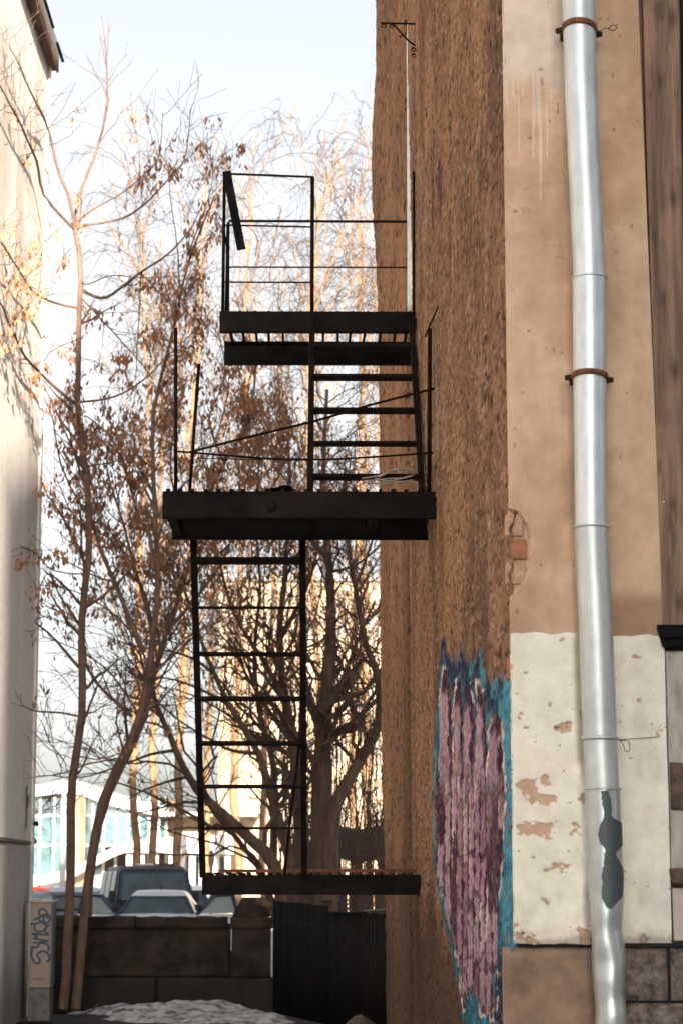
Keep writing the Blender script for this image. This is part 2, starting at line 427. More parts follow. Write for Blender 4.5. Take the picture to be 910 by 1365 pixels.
speck = .80 * sstep(.62, .73, fbm(YY * 20, ZZ * 38, 37, 2) + .05 * (fbm(YY * 3, ZZ * 3, 39, 2) - .5))[..., None]
wc = wc * (1 - speck) + np.array([.035, .022, .017]) * speck
spk2 = .6 * sstep(.70, .80, fbm(YY * 22 + 5, ZZ * 48, 38, 2))[..., None]
wc = wc * (1 - spk2) + np.array([.55, .37, .25]) * spk2
stain = (sstep(.60, .72, fbm(YY * 1.2, ZZ * .55, 41, 3)) * .55)[..., None]
wc = wc * (1 - stain) + np.array([.10, .062, .045]) * stain
low_dark = (sstep(1.75, 1.15, ZZ + (fbm(YY * .8, ZZ * 2.0, 43) - .5) * 1.1) * sstep(9.2, 10.6, YY) * .86)[..., None]  # damp wall foot, with the dim light near the ground painted in
wc = wc * (1 - low_dark) + np.array([.055, .036, .026]) * low_dark
gc, cov = graffiti(PX, PY, YY, ZZ)
wc = wc * (1 - cov[..., None]) + gc * cov[..., None]
# thin purple splash high up
sp = sstep(.50, .60, fbm(YY * 3.0, ZZ * 1.5, 45, 3) + .30 * np.exp(-((PX - 586) / 6.5) ** 2 - ((PY - 238) / 46.) ** 2) - .14) * (np.abs(PX - 586) < 13) * (np.abs(PY - 225) < 85)
wc = wc * (1 - .8 * sp[..., None]) + np.array([.055, .02, .045]) * .8 * sp[..., None]
XX = np.hstack([np.full((len(zs), 1), XW + .045), XX]); YY = np.hstack([np.full((len(zs), 1), YF + .055), YY]); ZZ = np.hstack([ZZ[:, :1], ZZ])
wc = np.concatenate([np.tile(np.array([[[.23, .15, .10]]]), (len(zs), 1, 1)), wc], axis=1)      # return round the arris
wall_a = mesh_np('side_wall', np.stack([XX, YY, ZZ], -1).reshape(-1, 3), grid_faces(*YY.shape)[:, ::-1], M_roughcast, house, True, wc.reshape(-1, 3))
props(wall_a, 'brown roughcast wall with pink and teal graffiti')
# ---- far side wall, a little proud of the joint, its far arris uneven
ys = np.r_[np.linspace(YJ - .04, YE, 120)]
zs = np.arange(0.0, 12.9, .025)
YY, ZZ = np.meshgrid(ys, zs)
tow = sstep(YE - 1.6, YE, YY)
disp = (fbm(YY * 2.2, ZZ * 9, 105, 3) - .5) * .022 + (fbm(YY * 7, ZZ * 24, 106, 3) - .5) * .02
prof = np.interp(ZZ, [0, 1.6, 3, 5, 7.6, 8.4, 9.0, 9.7, 10.6, 12.9], [-.07, -.05, -.01, .0, .005, .035, .075, .085, .03, .02])
bulge = np.interp(ZZ, [0, 2, 5, 13], [0, .01, .012, .012])
XX = XW - .012 - disp - bulge - prof * tow
XX[:, 0] = XW + .07
g = sstep(.3, .7, fbm(YY * .8, ZZ * .8, 131))[..., None]
wc = np.array([.315, .175, .098]) * (1 - g) + np.array([.225, .128, .076]) * g
speck = sstep(.62, .72, fbm(YY * 7.5, ZZ * 30, 137, 2))[..., None]
wc = wc * (1 - speck) + np.array([.045, .026, .018]) * speck
low_dark = (sstep(5.2, 2.6, ZZ + (fbm(YY * .6, ZZ * .5, 143) - .5) * 3) * sstep(18.2, 16.9, YY + (fbm(YY, ZZ * 1.2, 144) - .5) * 2) * .6)[..., None]  # darker zone low down beside the joint
wc = wc * (1 - low_dark) + np.array([.06, .04, .03]) * low_dark
low_dark = (sstep(2.3, .9, ZZ + (fbm(YY * .8, ZZ * 1.5, 145) - .5) * 1.4) * .78)[..., None]  # damp and ground-level shade painted together along the base
wc = wc * (1 - low_dark) + np.array([.06, .04, .03]) * low_dark
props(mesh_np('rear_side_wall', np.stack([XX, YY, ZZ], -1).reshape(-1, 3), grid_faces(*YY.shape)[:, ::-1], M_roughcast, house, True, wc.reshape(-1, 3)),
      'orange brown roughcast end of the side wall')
# masonry mass behind the skins (to roof level) and the roof
M_mass = mat('brown_mass', (.2, .13, .085), (.13, .085, .06), .95, scale=3)
box('masonry_core', XW + .05, XW + 9, YF + .06, YE - .02, 0, HT, M_mass, house)
box('upper_side_wall', XW + .002, XW + .06, YF + .01, YJ, 9.0, HT, M_mass, house)
box('upper_facade', XW + .05, XW + 9, YF + .002, YF + .07, 5.6, HT, M_mass, house)
box('roof', XW - .05, XW + 9.3, YF - .3, YE + .2, HT, HT + .25, M_tin, house, bev=.02)

# ---- street face: plaster above, cream paint below, plinth
def edge_px(py):   # right-hand edge of the plaster next to the window boards
    return np.interp(py, [-120, 0, 850, 960, 1050, 1260], [845, 850, 884, 886, 889, 894])
def facade_grid(py0, py1, nr, nc):
    pys = np.linspace(py0, py1, nr)
    V = np.zeros((nr, nc, 3)); U = np.linspace(0, 1, nc)
    for i, py in enumerate(pys):
        xr = at(edge_px(py), py, YF)
        V[i, :, 0] = XW + .004 + (xr[0] - XW - .004) * U
        V[i, :, 1] = YF; V[i, :, 2] = xr[2]
    return V, pys
# exposed brick hole in photo measure: polygon edge at the arris
V, pys = facade_grid(-150, 851, 620, 150)
Xc = V[..., 0]; Zc = V[..., 2]
PX, PY = project(V)
hole = (PX < np.interp(PY, [672, 682, 700, 712, 740, 760, 790, 800], [660, 690, 702, 706, 704, 703, 690, 660]) + (fbm(Xc * 40, Zc * 40, 201) - .5) * 6)
hole |= (PX < np.interp(PY, [600, 612, 640, 655], [640, 674, 677, 640]))
dep = (fbm(Xc * 6, Zc * 6, 203) - .5) * .007 + (fbm(Xc * 30, Zc * 30, 204, 3) - .5) * .0022 + hole * .030
dep += .002 * sstep(.03, .0, Xc - XW) * vnoise(Zc * 23, Xc * 4, 205)
V[..., 1] += dep
base = np.array([.57, .405, .285]); warm = np.array([.485, .325, .215]); pale = np.array([.66, .56, .47])
n = fbm(Xc * 3.2, Zc * 2.4, 207); n2 = fbm(Xc * 11, Zc * 5, 208); st = fbm(Xc * 25, Zc * 1.8, 209)
c = base + (warm - base) * sstep(.42, .66, n)[..., None]
c = c * (1 + (n2 - .5) * .30)[..., None] * (1 + (st - .5) * .16)[..., None]
# lighter patch with runs at the top left
dr = np.interp(PX, np.arange(640, 800, 4), 98 + 150 * (np.array([random.random() for _ in range(40)]) ** 2.5))
up = sstep(16, -10, PY - np.interp(PX, [665, 700, 715, 745], [92, 104, 95, 118]) - (fbm(Xc * 30, Zc * 8, 211) - .5) * 24) * (PX < 752)
runs = (PY < dr + 30) * sstep(.50, .64, vnoise(Xc * 170, Zc * .5, 213)) * .75 * (PX < 750)
k = np.maximum(up, runs)[..., None]
c = c * (1 - k) + pale * k
# rubbed, browner band above the cream paint
bt = (sstep(770, 800, PY + (n - .5) * 60) * np.where(PX > 790, .62, .22))[..., None]
c = c * (1 - bt) + np.array([.235, .125, .075]) * bt
# darker broken line left along the pipe
gr = (sstep(14, 2, np.abs(PX - np.interp(PY, [0, 1365], [744, 784]) + 4)) * .35 * sstep(.3, .6, fbm(Xc * 9, Zc * 3, 215)))[..., None]
c = c * (1 - gr) + np.array([.20, .15, .12]) * gr
ck = sstep(.006, .002, np.abs(fbm(Xc * 5, Zc * 5, 217, 5) - .5)) * sstep(.60, .68, fbm(Xc * 2, Zc * 2, 218))
c = c * (1 - .18 * ck[..., None])
spots = sstep(.86, .9, fbm(Xc * 34, Zc * 30, 219, 2))[..., None]
c = c * (1 - .45 * spots)
c = np.where(hole[..., None], np.array([.42, .30, .22]) * (1 + (n2 - .5)[..., None]), c)
props(mesh_np('plaster_facade', V.reshape(-1, 3), grid_faces(*PX.shape), M_plaster, house, True, c.reshape(-1, 3)), 'stained beige plaster with a chipped corner')

V, pys = facade_grid(846, 1258, 300, 170)
Xc = V[..., 0].copy(); Zc = V[..., 2].copy(); PX, PY = project(V)
V[..., 2] += ((fbm(Xc * 14, 0 * Xc + 3, 231) - .5) * .016) * sstep(1245, 1258, PY)[...]
V[..., 2] += ((fbm(Xc * 9, 0 * Xc + 3, 232, 5) - .5) * .034) * sstep(875, 846, PY)[...]
chip = sstep(.675, .71, fbm(Xc * 15, Zc * 20, 233, 5) + .13 * np.exp(-((PX - 735) / 45.) ** 2 - ((PY - 1090) / 75.) ** 2) + .10 * np.exp(-((PX - 770) / 14.) ** 2 - ((PY - 1080) / 150.) ** 2)
             + .05 * (fbm(Xc * 60, Zc * 70, 244, 3) - .5) * 2 + .06 * sstep(1190, 1250, PY) - .055 * (PX > 790) - .06 * sstep(1000, 900, PY))
dep = (fbm(Xc * 6, Zc * 6, 234) - .5) * .008 + (fbm(Xc * 30, Zc * 30, 235, 3) - .5) * .002 - .016 + chip * .006
dep += .03 * sstep(.014, .0, Xc - XW)          # rounded end at the arris
dep += .008 * sstep(1236, 1256, PY)
V[..., 1] += dep
c = np.array([.76, .735, .635]) * (1 + (fbm(Xc * 4, Zc * 4, 236) - .5) * .20)[..., None]
c = c * (1 - .12 * sstep(.55, .75, fbm(Xc * 16, Zc * 9, 237)))[..., None]
pk = sstep(.5, .7, fbm(Xc * 3, Zc * 3, 238) + .12 * sstep(1130, 1240, PY))[..., None]
c = c * (1 - pk) + np.array([.76, .70, .62]) * pk
c = c * (1 - chip[..., None]) + np.array([.50, .335, .235]) * (.8 + .4 * fbm(Xc * 20, Zc * 20, 245))[..., None] * chip[..., None]
dirt = sstep(.87, .91, fbm(Xc * 40, Zc * 46, 239, 2) + .05 * (chip > .2))[..., None]
c = c * (1 - .7 * dirt)
ck = sstep(.010, .003, np.abs(fbm(Xc * 4, Zc * 4, 240, 5) - .5)) * sstep(.58, .66, fbm(Xc * 2, Zc * 3, 241))
c = c * (1 - .25 * ck[..., None])
gr = (sstep(9, 1, np.abs(PX - np.interp(PY, [850, 1255], [770, 786]) + 3)) * .6 * sstep(.38, .6, fbm(Xc * 8, Zc * 6, 242)))[..., None]
c = c * (1 - gr) + np.array([.23, .15, .115]) * gr
gr = (sstep(12, 2, 1257 - PY + (fbm(Xc * 20, Zc * 3, 243) - .5) * 14) * .55)[..., None]
c = c * (1 - gr) + np.array([.2, .15, .12]) * gr
props(mesh_np('cream_facade', V.reshape(-1, 3), grid_faces(*PX.shape), M_cream, house, True, c.reshape(-1, 3)), 'chipped cream paint over plaster')
zc = at(780, 1257, YF)[2]
box('plaster_backing', XW + .03, 1.30, YF + .035, YF + .10, zc - .01, 5.6, M_mass, house)

box('corner_masonry', XW + .010, XW + .07, YF + .032, YF + .06, .3, 9.0, M_brickpale, house)
# exposed bricks at the arris
for (x0, x1, y0, y1, m_) in [(674, 697, 684, 714, M_brickpale), (675, 702, 717, 745, M_brick), (675, 700, 748, 778, M_brickpale), (671, 676, 610, 645, M_brick), (677, 681, 875, 905, M_brick)]:  # photo rows
    a = at(x0, y1, YF); b = at(x1, y0, YF)
    box('brick', max(a[0], XW - .004), b[0], YF + .017, YF + .08, a[2], b[2], m_, house, bev=.005)

# plinth: brown render on the left of the pipe, rock-faced stones on the right
def rough_block(name, px0, px1, py0, py1, m_, Y, amp, seed, thick=.14, parent=house, n=36):
    a = at(px0, py1, Y); b = at(px1, py0, Y)
    u = np.linspace(a[0], b[0], n); v = np.linspace(a[2], b[2], n)
    U, Vv = np.meshgrid(u, v)
    ed = np.minimum(np.minimum(U - a[0], b[0] - U), np.minimum(Vv - a[2], b[2] - Vv))
    d = (fbm(U * 9, Vv * 9, seed) - .5) * amp * 2 - sstep(.02, 0, ed) * amp * 1.6
    V = np.stack([U, Y - d, Vv], -1).reshape(-1, 3)
    F = [tuple(f) for f in grid_faces(n, n)]
    # sides
    back = np.array([(a[0], Y + thick, a[2]), (b[0], Y + thick, a[2]), (b[0], Y + thick, b[2]), (a[0], Y + thick, b[2])])
    o = len(V); V = np.vstack([V, back])
    idx = np.arange(n * n).reshape(n, n)
    F += [tuple([o, o + 1] + list(idx[0, ::-1])), tuple([o + 2, o + 3] + list(idx[-1, :])), tuple([o + 3, o] + list(idx[:, 0])), tuple([o + 1, o + 2] + list(idx[::-1, -1]))]
    return mesh_np(name, V, F, m_, parent, True)
rough_block('rendered_plinth', 675, 801, 1263, 1560, M_brown_plinth, YF - .002, .016, 301, .1, n=60)
for (a_, b_, c_, d_) in [(806, 889, 1264, 1334), (895, 985, 1264, 1334), (806, 932, 1338, 1412), (937, 1020, 1338, 1412), (806, 870, 1416, 1500), (874, 985, 1416, 1500)]:
    rough_block('stone_block', a_, b_, c_, d_, M_stone, YF - .002, .007, a_ + c_, .1)
pb = at(800, 1700, YF)
box('plinth_mortar', XW + .02, 2.4, YF + .018, YF + .09, 0, zc - .004, M_dark, house)
box('plinth_ledge', at(806, 1259, YF)[0], 2.4, YF - .012, YF + .06, at(806, 1262, YF)[2], at(806, 1257, YF)[2], M_dark, house)

# window boarding at the right edge
win = mesh_np('window_recess', boxv(at(848, 0, YF)[0], 2.2, YF + .05, YF + .09, at(800, 1258, YF)[2], 5.6), BOXF, M_dark, house)
def lean_board(name, pl, pr, m_, parent, y0, y1, bev=.004):
    """pl, pr: lists of (px,py) from top to bottom for left and right edges."""
    V = []; F = []
    for (a, b) in zip(pl, pr):
        p = at(*a, YF); q = at(*b, YF)
        V += [(p[0], y0, p[2]), (q[0], y0, q[2]), (q[0], y1, q[2]), (p[0], y1, p[2])]
    n = len(pl)
    for i in range(n - 1):
        for j in range(4):
            F.append((i * 4 + j, i * 4 + (j + 1) % 4, (i + 1) * 4 + (j + 1) % 4, (i + 1) * 4 + j))
    F += [(3, 2, 1, 0), tuple((n - 1) * 4 + j for j in range(4))]
    F = [f[::-1] for f in F]
    return bevel(mesh_np(name, V, F, m_, parent), bev)
def grain_board(pl, pr, y0, thick, seed, nr=260, nc=26):
    ty = [q[1] for q in pl]; rows = np.linspace(ty[0], ty[-1], nr); V = np.zeros((nr, nc, 3)); u = np.linspace(0, 1, nc)
    for i, py in enumerate(rows):
        a_ = at(np.interp(py, ty, [q[0] for q in pl]), py, YF); b_ = at(np.interp(py, ty, [q[0] for q in pr]), py, YF)
        V[i, :, 0] = a_[0] + (b_[0] - a_[0]) * u; V[i, :, 2] = a_[2]
    X_ = V[..., 0]; Z_ = V[..., 2]
    knots = [(.35, 4.55), (.62, 4.1), (.28, 3.72), (.55, 3.45), (.4, 2.95), (.7, 4.8), (.5, 2.6)]
    warp = np.zeros_like(X_); kn = np.zeros_like(X_)
    w_ = X_[0, -1] - X_[0, 0]
    for (ku, kz) in knots:
        kx = X_[0, 0] + ku * w_ + .01 * seed; d_ = ((X_ - kx) / .022) ** 2 + ((Z_ - kz) / .05) ** 2
        warp += .012 * np.sign(X_ - kx) * np.exp(-d_ * .5); kn = np.maximum(kn, np.exp(-d_ * 2.2))
    g1 = fbm((X_ + warp) * 150, Z_ * 2.2, 900 + seed, 4); g2 = fbm((X_ + warp) * 34, Z_ * 1.1, 910 + seed, 3); bl = fbm(X_ * 14, Z_ * 4.5, 920 + seed, 3)
    c = np.array([.215, .145, .108]) * (1 + (g1 - .5) * .7 + (g2 - .5) * .8)[..., None]
    wr_ = sstep(.52, .68, bl)[..., None]; c = c * (1 - wr_) + np.array([.25, .165, .118]) * (1 + (g1 - .5) * .6)[..., None] * wr_
    dk = np.maximum(sstep(.62, .76, fbm(X_ * 22, Z_ * 6, 930 + seed, 4)) * .45, kn * .7)[..., None]
    c = c * (1 - dk) + np.array([.035, .026, .022]) * dk
    V[..., 1] = y0 + (g1 - .5) * -.003 + sstep(.05, 0, np.minimum(u, 1 - u))[None] * .004
    n0 = nr * nc; F = [tuple(f[::-1]) for f in grid_faces(nr, nc)]; VV = V.reshape(-1, 3); bk = VV.copy(); bk[:, 1] = y0 + thick
    idx = np.arange(n0).reshape(nr, nc)
    for col_ in (0, nc - 1):
        for i in range(nr - 1): F.append((idx[i, col_], idx[i + 1, col_], idx[i + 1, col_] + n0, idx[i, col_] + n0))
    return mesh_np('board', np.vstack([VV, bk]), F, M_wood, win, False, np.vstack([c.reshape(-1, 3)] * 2))
grain_board([(853, -130), (861, 200), (874, 600), (882, 833)], [(902, -130), (908, 200), (915, 600), (920, 833)], YF - .008, .035, 1)
grain_board([(908, -130), (914, 200), (921, 600), (924, 833)], [(980, -130), (980, 200), (980, 600), (980, 833)], YF + .012, .03, 2)
o = mesh_np('drip_board', [at(876, 836, YF - .035), at(1000, 834, YF - .035), at(1000, 860, YF - .05), at(882, 862, YF - .05), at(872, 830, YF + .03), at(1000, 830, YF + .03), at(1000, 864, YF + .03), at(884, 866, YF + .03)],
            [(0, 3, 2, 1), (4, 5, 6, 7), (0, 1, 5, 4), (1, 2, 6, 5), (2, 3, 7, 6), (3, 0, 4, 7)], M_sheet, win); bevel(o, .004)
box('drip_lip', at(880, 850, YF)[0], 2.2, YF - .066, YF - .05, at(880, 852, YF)[2], at(880, 846, YF)[2], M_sheet, win)
lean_board('lower_panel', [(886, 868), (888, 960), (891, 1060), (893, 1160)], [(990, 868), (990, 960), (990, 1060), (990, 1160)], M_palewood, win, YF - .002, YF + .02, .003)
lean_board('jamb_strip', [(881.5, 868), (884, 960), (888, 1055)], [(885, 868), (887, 960), (890.5, 1055)], M_rustiron, win, YF - .014, YF - .004, .002)
a = at(893, 1078, YF); b = at(960, 1018, YF)
rough_block('rusty_plate', 894, 960, 1016, 1080, M_rustbrown, YF - .012, .006, 411, .02, win, 14)
a = at(890, 1182, YF); b = at(980, 1160, YF)
o = mesh_np('window_sill', [(a[0] + .006, YF - .055, a[2] + .012), (b[0], YF - .055, a[2] + .012), (b[0], YF - .055, b[2]), (a[0], YF - .055, b[2]), (a[0] + .03, YF + .02, a[2]), (b[0], YF + .02, a[2]), (b[0], YF + .02, b[2] + .01), (a[0], YF + .02, b[2] + .01)],
            [(0, 1, 2, 3), (5, 4, 7, 6), (3, 2, 6, 7), (1, 0, 4, 5), (0, 3, 7, 4), (2, 1, 5, 6)], M_rustbrown, win); bevel(o, .004)
M_pinkplaster = mat('pale_pink_plaster', (.56, .50, .45), (.42, .35, .31), .85, scale=6, bump=.2)
lean_board('apron', [(894.5, 1184), (897, 1254)], [(990, 1184), (990, 1254)], M_pinkplaster, win, YF - .006, YF + .03, .003)
for (px, py) in [(893, 874), (884, 669), (902, 1032), (903, 1060)]:
    p = at(px, py, YF - .012)
    tube('nail', [p, p + (0, .012, 0)], .004, M_zinc, win, 6)

# ================================================================== DRAINPIPE
YP = YF - .105
pipe_c = lambda py: np.interp(py, [-160, 0, 130, 370, 503, 703, 850, 985, 1050, 1200, 1365, 1700], [763, 771, 774, 785, 785.5, 787, 794, 799, 802.5, 807.5, 814, 825])
CR = [random.uniform(-.22, .06) for _ in range(400)]
def pipe_section(py0, py1, r0, r1, m_, n=10, k=40, crumple=0, parent=None):
    pys = np.linspace(py0, py1, n)
    c = np.array([at(pipe_c(p), p, YP) for p in pys])
    th = np.arange(k) * 2 * math.pi / k
    rr = np.linspace(r0, r1, n)
    V = np.zeros((n, k, 3))
    for i in range(n):
        rad = np.full(k, rr[i])
        if crumple:
            zz = c[i, 2]
            gi = zz / .058; i0 = int(math.floor(gi)); fz = gi - i0
            tk = np.linspace(0, 2 * math.pi, 8)
            lat = lambda q: np.interp((th + q * .55) % (2 * math.pi), tk, [CR[(q * 7 + j % 7) % len(CR)] for j in range(8)])
            d = lat(i0) * (1 - fz) + lat(i0 + 1) * fz
            rad = rad * (1 + crumple * sstep(1180, 1215, pys[i]) * d)
        V[i, :, 0] = c[i, 0] + rad * np.cos(th); V[i, :, 1] = c[i, 1] + rad * np.sin(th); V[i, :, 2] = c[i, 2]
    idx = np.arange(n * k).reshape(n, k)
    F = np.stack([idx[:-1], np.roll(idx, -1, 1)[:-1], np.roll(idx, -1, 1)[1:], idx[1:]], -1).reshape(-1, 4)[:, ::-1]
    return mesh_np('pipe_section', V.reshape(-1, 3), F, m_, parent, not crumple)
pipe = thing('drainpipe', (.95, YP, 0), 'leaning galvanised drainpipe with rusty clamps and a dented lower end', 'drainpipe')
R = .0605
for a, b, r0, r1, m_ in [(-160, 64, R, R, M_zinc), (60, 371, R * .985, R * .96, M_zinc), (368, 704, R * 1.02, R * .94, M_zinc), (701, 984, R * .985, R * .985, M_zincdull), (980, 1052, R * .965, R * .965, M_zincdull)]:
    pipe_section(a, b, r0, r1, m_, parent=pipe)
low = pipe_section(1050, 1660, R * 1.02, R * 1.0, M_crumple, 52, 28, 1.0, pipe)
def band(py, r, h, m_, name, tilt=0, ear=True):
    p = np.array(at(pipe_c(py), py, YP)); k = 36
    th = np.arange(k) * 2 * math.pi / k
    V = []
    for rr, z in ((r, -h / 2), (r + .005, -h / 2), (r + .005, h / 2), (r, h / 2)):
        V.append(np.stack([p[0] + rr * np.cos(th), p[1] + rr * np.sin(th), p[2] + z - tilt * np.cos(th) - tilt * 2.2 * np.sin(th)], -1))
    V = np.vstack(V); idx = np.arange(4 * k).reshape(4, k); F = []
    for a, b in ((0, 1), (1, 2), (2, 3), (3, 0)):
        F += [tuple(f) for f in np.stack([idx[a], np.roll(idx[a], -1), np.roll(idx[b], -1), idx[b]], -1)]
    o = mesh_np(name, V, F, m_, pipe, True)
    if ear:
        for s in (-1, 1):
            bar('clamp_bolt', (p[0] + s * (r), p[1] + .012, p[2] - tilt * s), (p[0] + s * (r + .022), p[1] + .03, p[2] - tilt * s), .018, .018, M_rustiron, o, bev=.002)
            bar('clamp_tail', (p[0] + s * (r + .004), p[1] + .02, p[2] - tilt * s), (p[0] + s * (r - .01), YF + .02, p[2] - tilt * s), .012, .02, M_rustiron, o)
    return o
band(40, R * 1.01, .022, M_rust, 'clamp', .006)
band(503, R * 1.02, .020, M_rust, 'clamp', .004)
band(984, R * 1.0, .013, M_zincdull, 'clamp', .0, False)
band(703, R * .985, .006, M_zincdull, 'seam', 0, False)
band(371, R * .99, .005, M_zinc, 'seam', 0, False)
band(1052, R * 1.025, .005, M_zincdull, 'seam', 0, False)
# grey spray mark on the lower section: thin film following the pipe
spray_rows = [(1055, 797, 808), (1072, 799, 811), (1090, 802, 813), (1098, 797, 829), (1112, 794, 829.5), (1126, 797, 830), (1131, 803, 824), (1140, 802, 818), (1150, 801, 824), (1165, 799, 830), (1180, 799, 829), (1195, 799, 826), (1205, 802, 817), (1211, 806, 812)]
V = []; F = []; nc = 10; rows = []
pr = np.array(spray_rows, float); _s = resample(pr, 90); pr = _s[np.argsort(_s[:, 0])]
for py in np.linspace(1055, 1211, 60):
    l = np.interp(py, pr[:, 0], pr[:, 1]) + random.uniform(-.8, .8); r = np.interp(py, pr[:, 0], pr[:, 2]) + random.uniform(-.8, .8)
    p = at(pipe_c(py), py, YP); sc = 3000 / 7.9 * 1.0
    rr = R * 1.024 + .0015
    for u in np.linspace(0, 1, nc):
        s = np.clip(((l + (r - l) * u) - pipe_c(py)) / sc / rr, -.97, .97)
        V.append((p[0] + rr * s, p[1] - rr * math.sqrt(1 - s * s), p[2]))
props(mesh_np('paint_mark', V, grid_faces(60, nc), M_spray, low, True), 'dark grey green spray paint mark')
# wire tails at the clamps
p = at(796, 44, YP); tube('wire_tail', resample([p, p + (.03, -.02, .012), p + (.055, -.02, .0), p + (.07, -.02, .02), p + (.05, -.02, .022), p + (.035, -.02, .006)], 24), .0016, M_rustiron, pipe, 5)
p = at(824, 985, YP); tube('wire_tail', resample([p, p + (.012, -.02, -.02), p + (.02, -.02, -.045), p + (.035, -.02, -.04), p + (.03, -.02, -.01), p + (.01, .05, 0), at(884, 982, YF - .012)], 40), .0014, M_rustiron, pipe, 5)

# ================================================================== SMALL THINGS ON THE SIDE WALL
cp = thing('thin_downpipe', (XW - .03, YJ - .05, 0), 'thin pale metal downpipe with dark cable in the wall joint above the stair', 'pipe')
def vpath(pxl, Y, n=30):
    return resample([at(a, b, Y) for a, b in pxl], n)
tube('pipe', vpath([(548.5, -60), (548, 60), (547.6, 150), (547.8, 260), (548, 420)], YJ - .25), .024, M_zinc, cp, 10)
tube('cable', vpath([(549.5, -60), (546, 25), (544.8, 60), (545.2, 150), (545.6, 260), (546, 420)], YJ - .22), .010, M_iron, cp, 8)
tube('narrow_pipe', vpath([(546.5, -60), (544, 25), (542.6, 60), (542.9, 150), (543.3, 260), (543.6, 420)], YJ - .18), .007, M_zinc, cp, 8)
p = at(547, 207, YJ - .14); bar('bracket', p + (-.03, 0, 0), p + (.03, 0, 0), .02, .012, M_zinc, cp)

lb = thing('scroll_bracket', (XW - .05, 14.3, 6.5), 'black wrought iron scroll bracket high on the brown wall', 'bracket')
YB = 15.2
P = lambda a, b: at(a, b, YB)
bar('arm', P(507, 30.5), P(556, 32), .010, .012, M_iron, lb)
tube('brace', resample([P(525, 33), P(535, 45), P(546, 56), P(555, 62)], 12), .007, M_iron, lb, 6)
def scroll(c, r, a0, turns, name='scroll'):
    t = np.linspace(0, 1, 22); ang = a0 + turns * 2 * math.pi * t; rr = r * (1 - .6 * t)
    tube(name, [P(c[0] + rr_ * math.cos(a_), c[1] + rr_ * math.sin(a_)) for a_, rr_ in zip(ang, rr)], .0045, M_iron, lb, 5)
scroll((511, 34), 3.6, -1.6, 1.2); scroll((521, 34.5), 3.4, -1.6, 1.2); scroll((551, 66), 3.4, -1.6, -1.2); scroll((551.5, 74), 3.4, -1.6, -1.2); scroll((533, 47), 2.8, -1.2, .7)

ins = thing('insulator_rod', (XW - .02, 12.6, 4.9), 'short iron rod with dark insulator jutting from the brown wall', 'bracket')
YI = 12.55
q = onx(592, 396, XW)
tube('rod', [at(588, 398, YI), at(566, 449, YI)], .0055, M_iron, ins, 6)
tube('insulator', [at(582, 392.5, YI), at(586, 393, YI), at(589, 392, YI), at(592, 393.5, YI), at(595, 396, YI)], [.008, .012, .018, .015, .01], M_iron, ins, 10)
tube('wire', resample([at(592, 397, YI), at(593, 420, YI), at(592, 448, YI)], 12), .0025, M_iron, ins, 5)

# ================================================================== FIRE ESCAPE
fe = thing('fire_escape', (-.1, 14.5, 0), 'black iron fire escape with three landings bolted to the brown wall', 'fire escape')
XI = XW + .12            # beams are let into the wall
def channel(name, x0, x1, y, z0, z1, face, parent, m_=M_iron):
    """steel channel along X, web at y, flanges pointing along face."""
    t = .008; w = .055 * face
    Vs = []; Fs = []
    for b in (boxv(x0, x1, min(y, y + t * face), max(y, y + t * face), z0, z1),
              boxv(x0, x1, min(y + t * face, y + w), max(y + t * face, y + w), z1 - .009, z1),
              boxv(x0, x1, min(y + t * face, y + w), max(y + t * face, y + w), z0, z0 + .009)):
        Fs += [tuple(i + len(Vs) for i in f) for f in BOXF]; Vs += b
    return bevel(mesh_np(name, Vs, Fs, m_, parent), .002)
def part_empty(name, parent):
    o = bpy.data.objects.new(name, None); COL.objects.link(o); o.parent = parent; o.empty_display_size = .1
    return o
# ---- middle landing
ZM = 3.878
ml = channel('landing_beam', -.918, XI, 13.0, ZM - .157, ZM, 1, fe, M_iron)
channel('landing_beam', -.918, XI, 13.9, ZM - .152, ZM - .004, -1, fe)
for x in (-.9, .3):
    box('cross_beam', x, x + .05, 13.058, 13.84, ZM - .14, ZM - .02, M_iron, fe)
x = -.885; i = 0
while x < .64:
    t = .014 + .008 * random.random()
    bar('grating_bar', (x, 12.985 + random.uniform(-.004, .01), ZM + .003), (x + random.uniform(-.008, .008), 13.91, ZM + .004 + random.uniform(-.005, .005)), t + .004, .020, M_iron, ml)
    x += .074 + random.uniform(-.006, .006)
tube('bolt_head', [(-.28, 12.994, ZM - .09), (-.28, 12.984, ZM - .09)], .03, M_iron, ml, 12)
# crumpled sheet lying on the grating
gx = np.linspace(-.32, -.16, 14); gy = np.linspace(13.05, 13.3, 8); GX, GY = np.meshgrid(gx, gy)
GZ = ZM + .024 + .035 * fbm(GX * 14, GY * 9, 601) * sstep(-.33, -.2, GX)
V1 = np.stack([GX, GY, GZ], -1).reshape(-1, 3); n_ = len(V1)
scrap = mesh_np('scrap_sheet', np.vstack([V1, V1 - (0, 0, .004)]), [tuple(f) for f in grid_faces(8, 14)] + [tuple(f[::-1] + n_) for f in grid_faces(8, 14)], M_rustiron, None, True, loc=(-.24, 13.17, ZM + .02))
props(scrap, 'crumpled scrap of dark sheet lying on the middle landing', 'scrap')
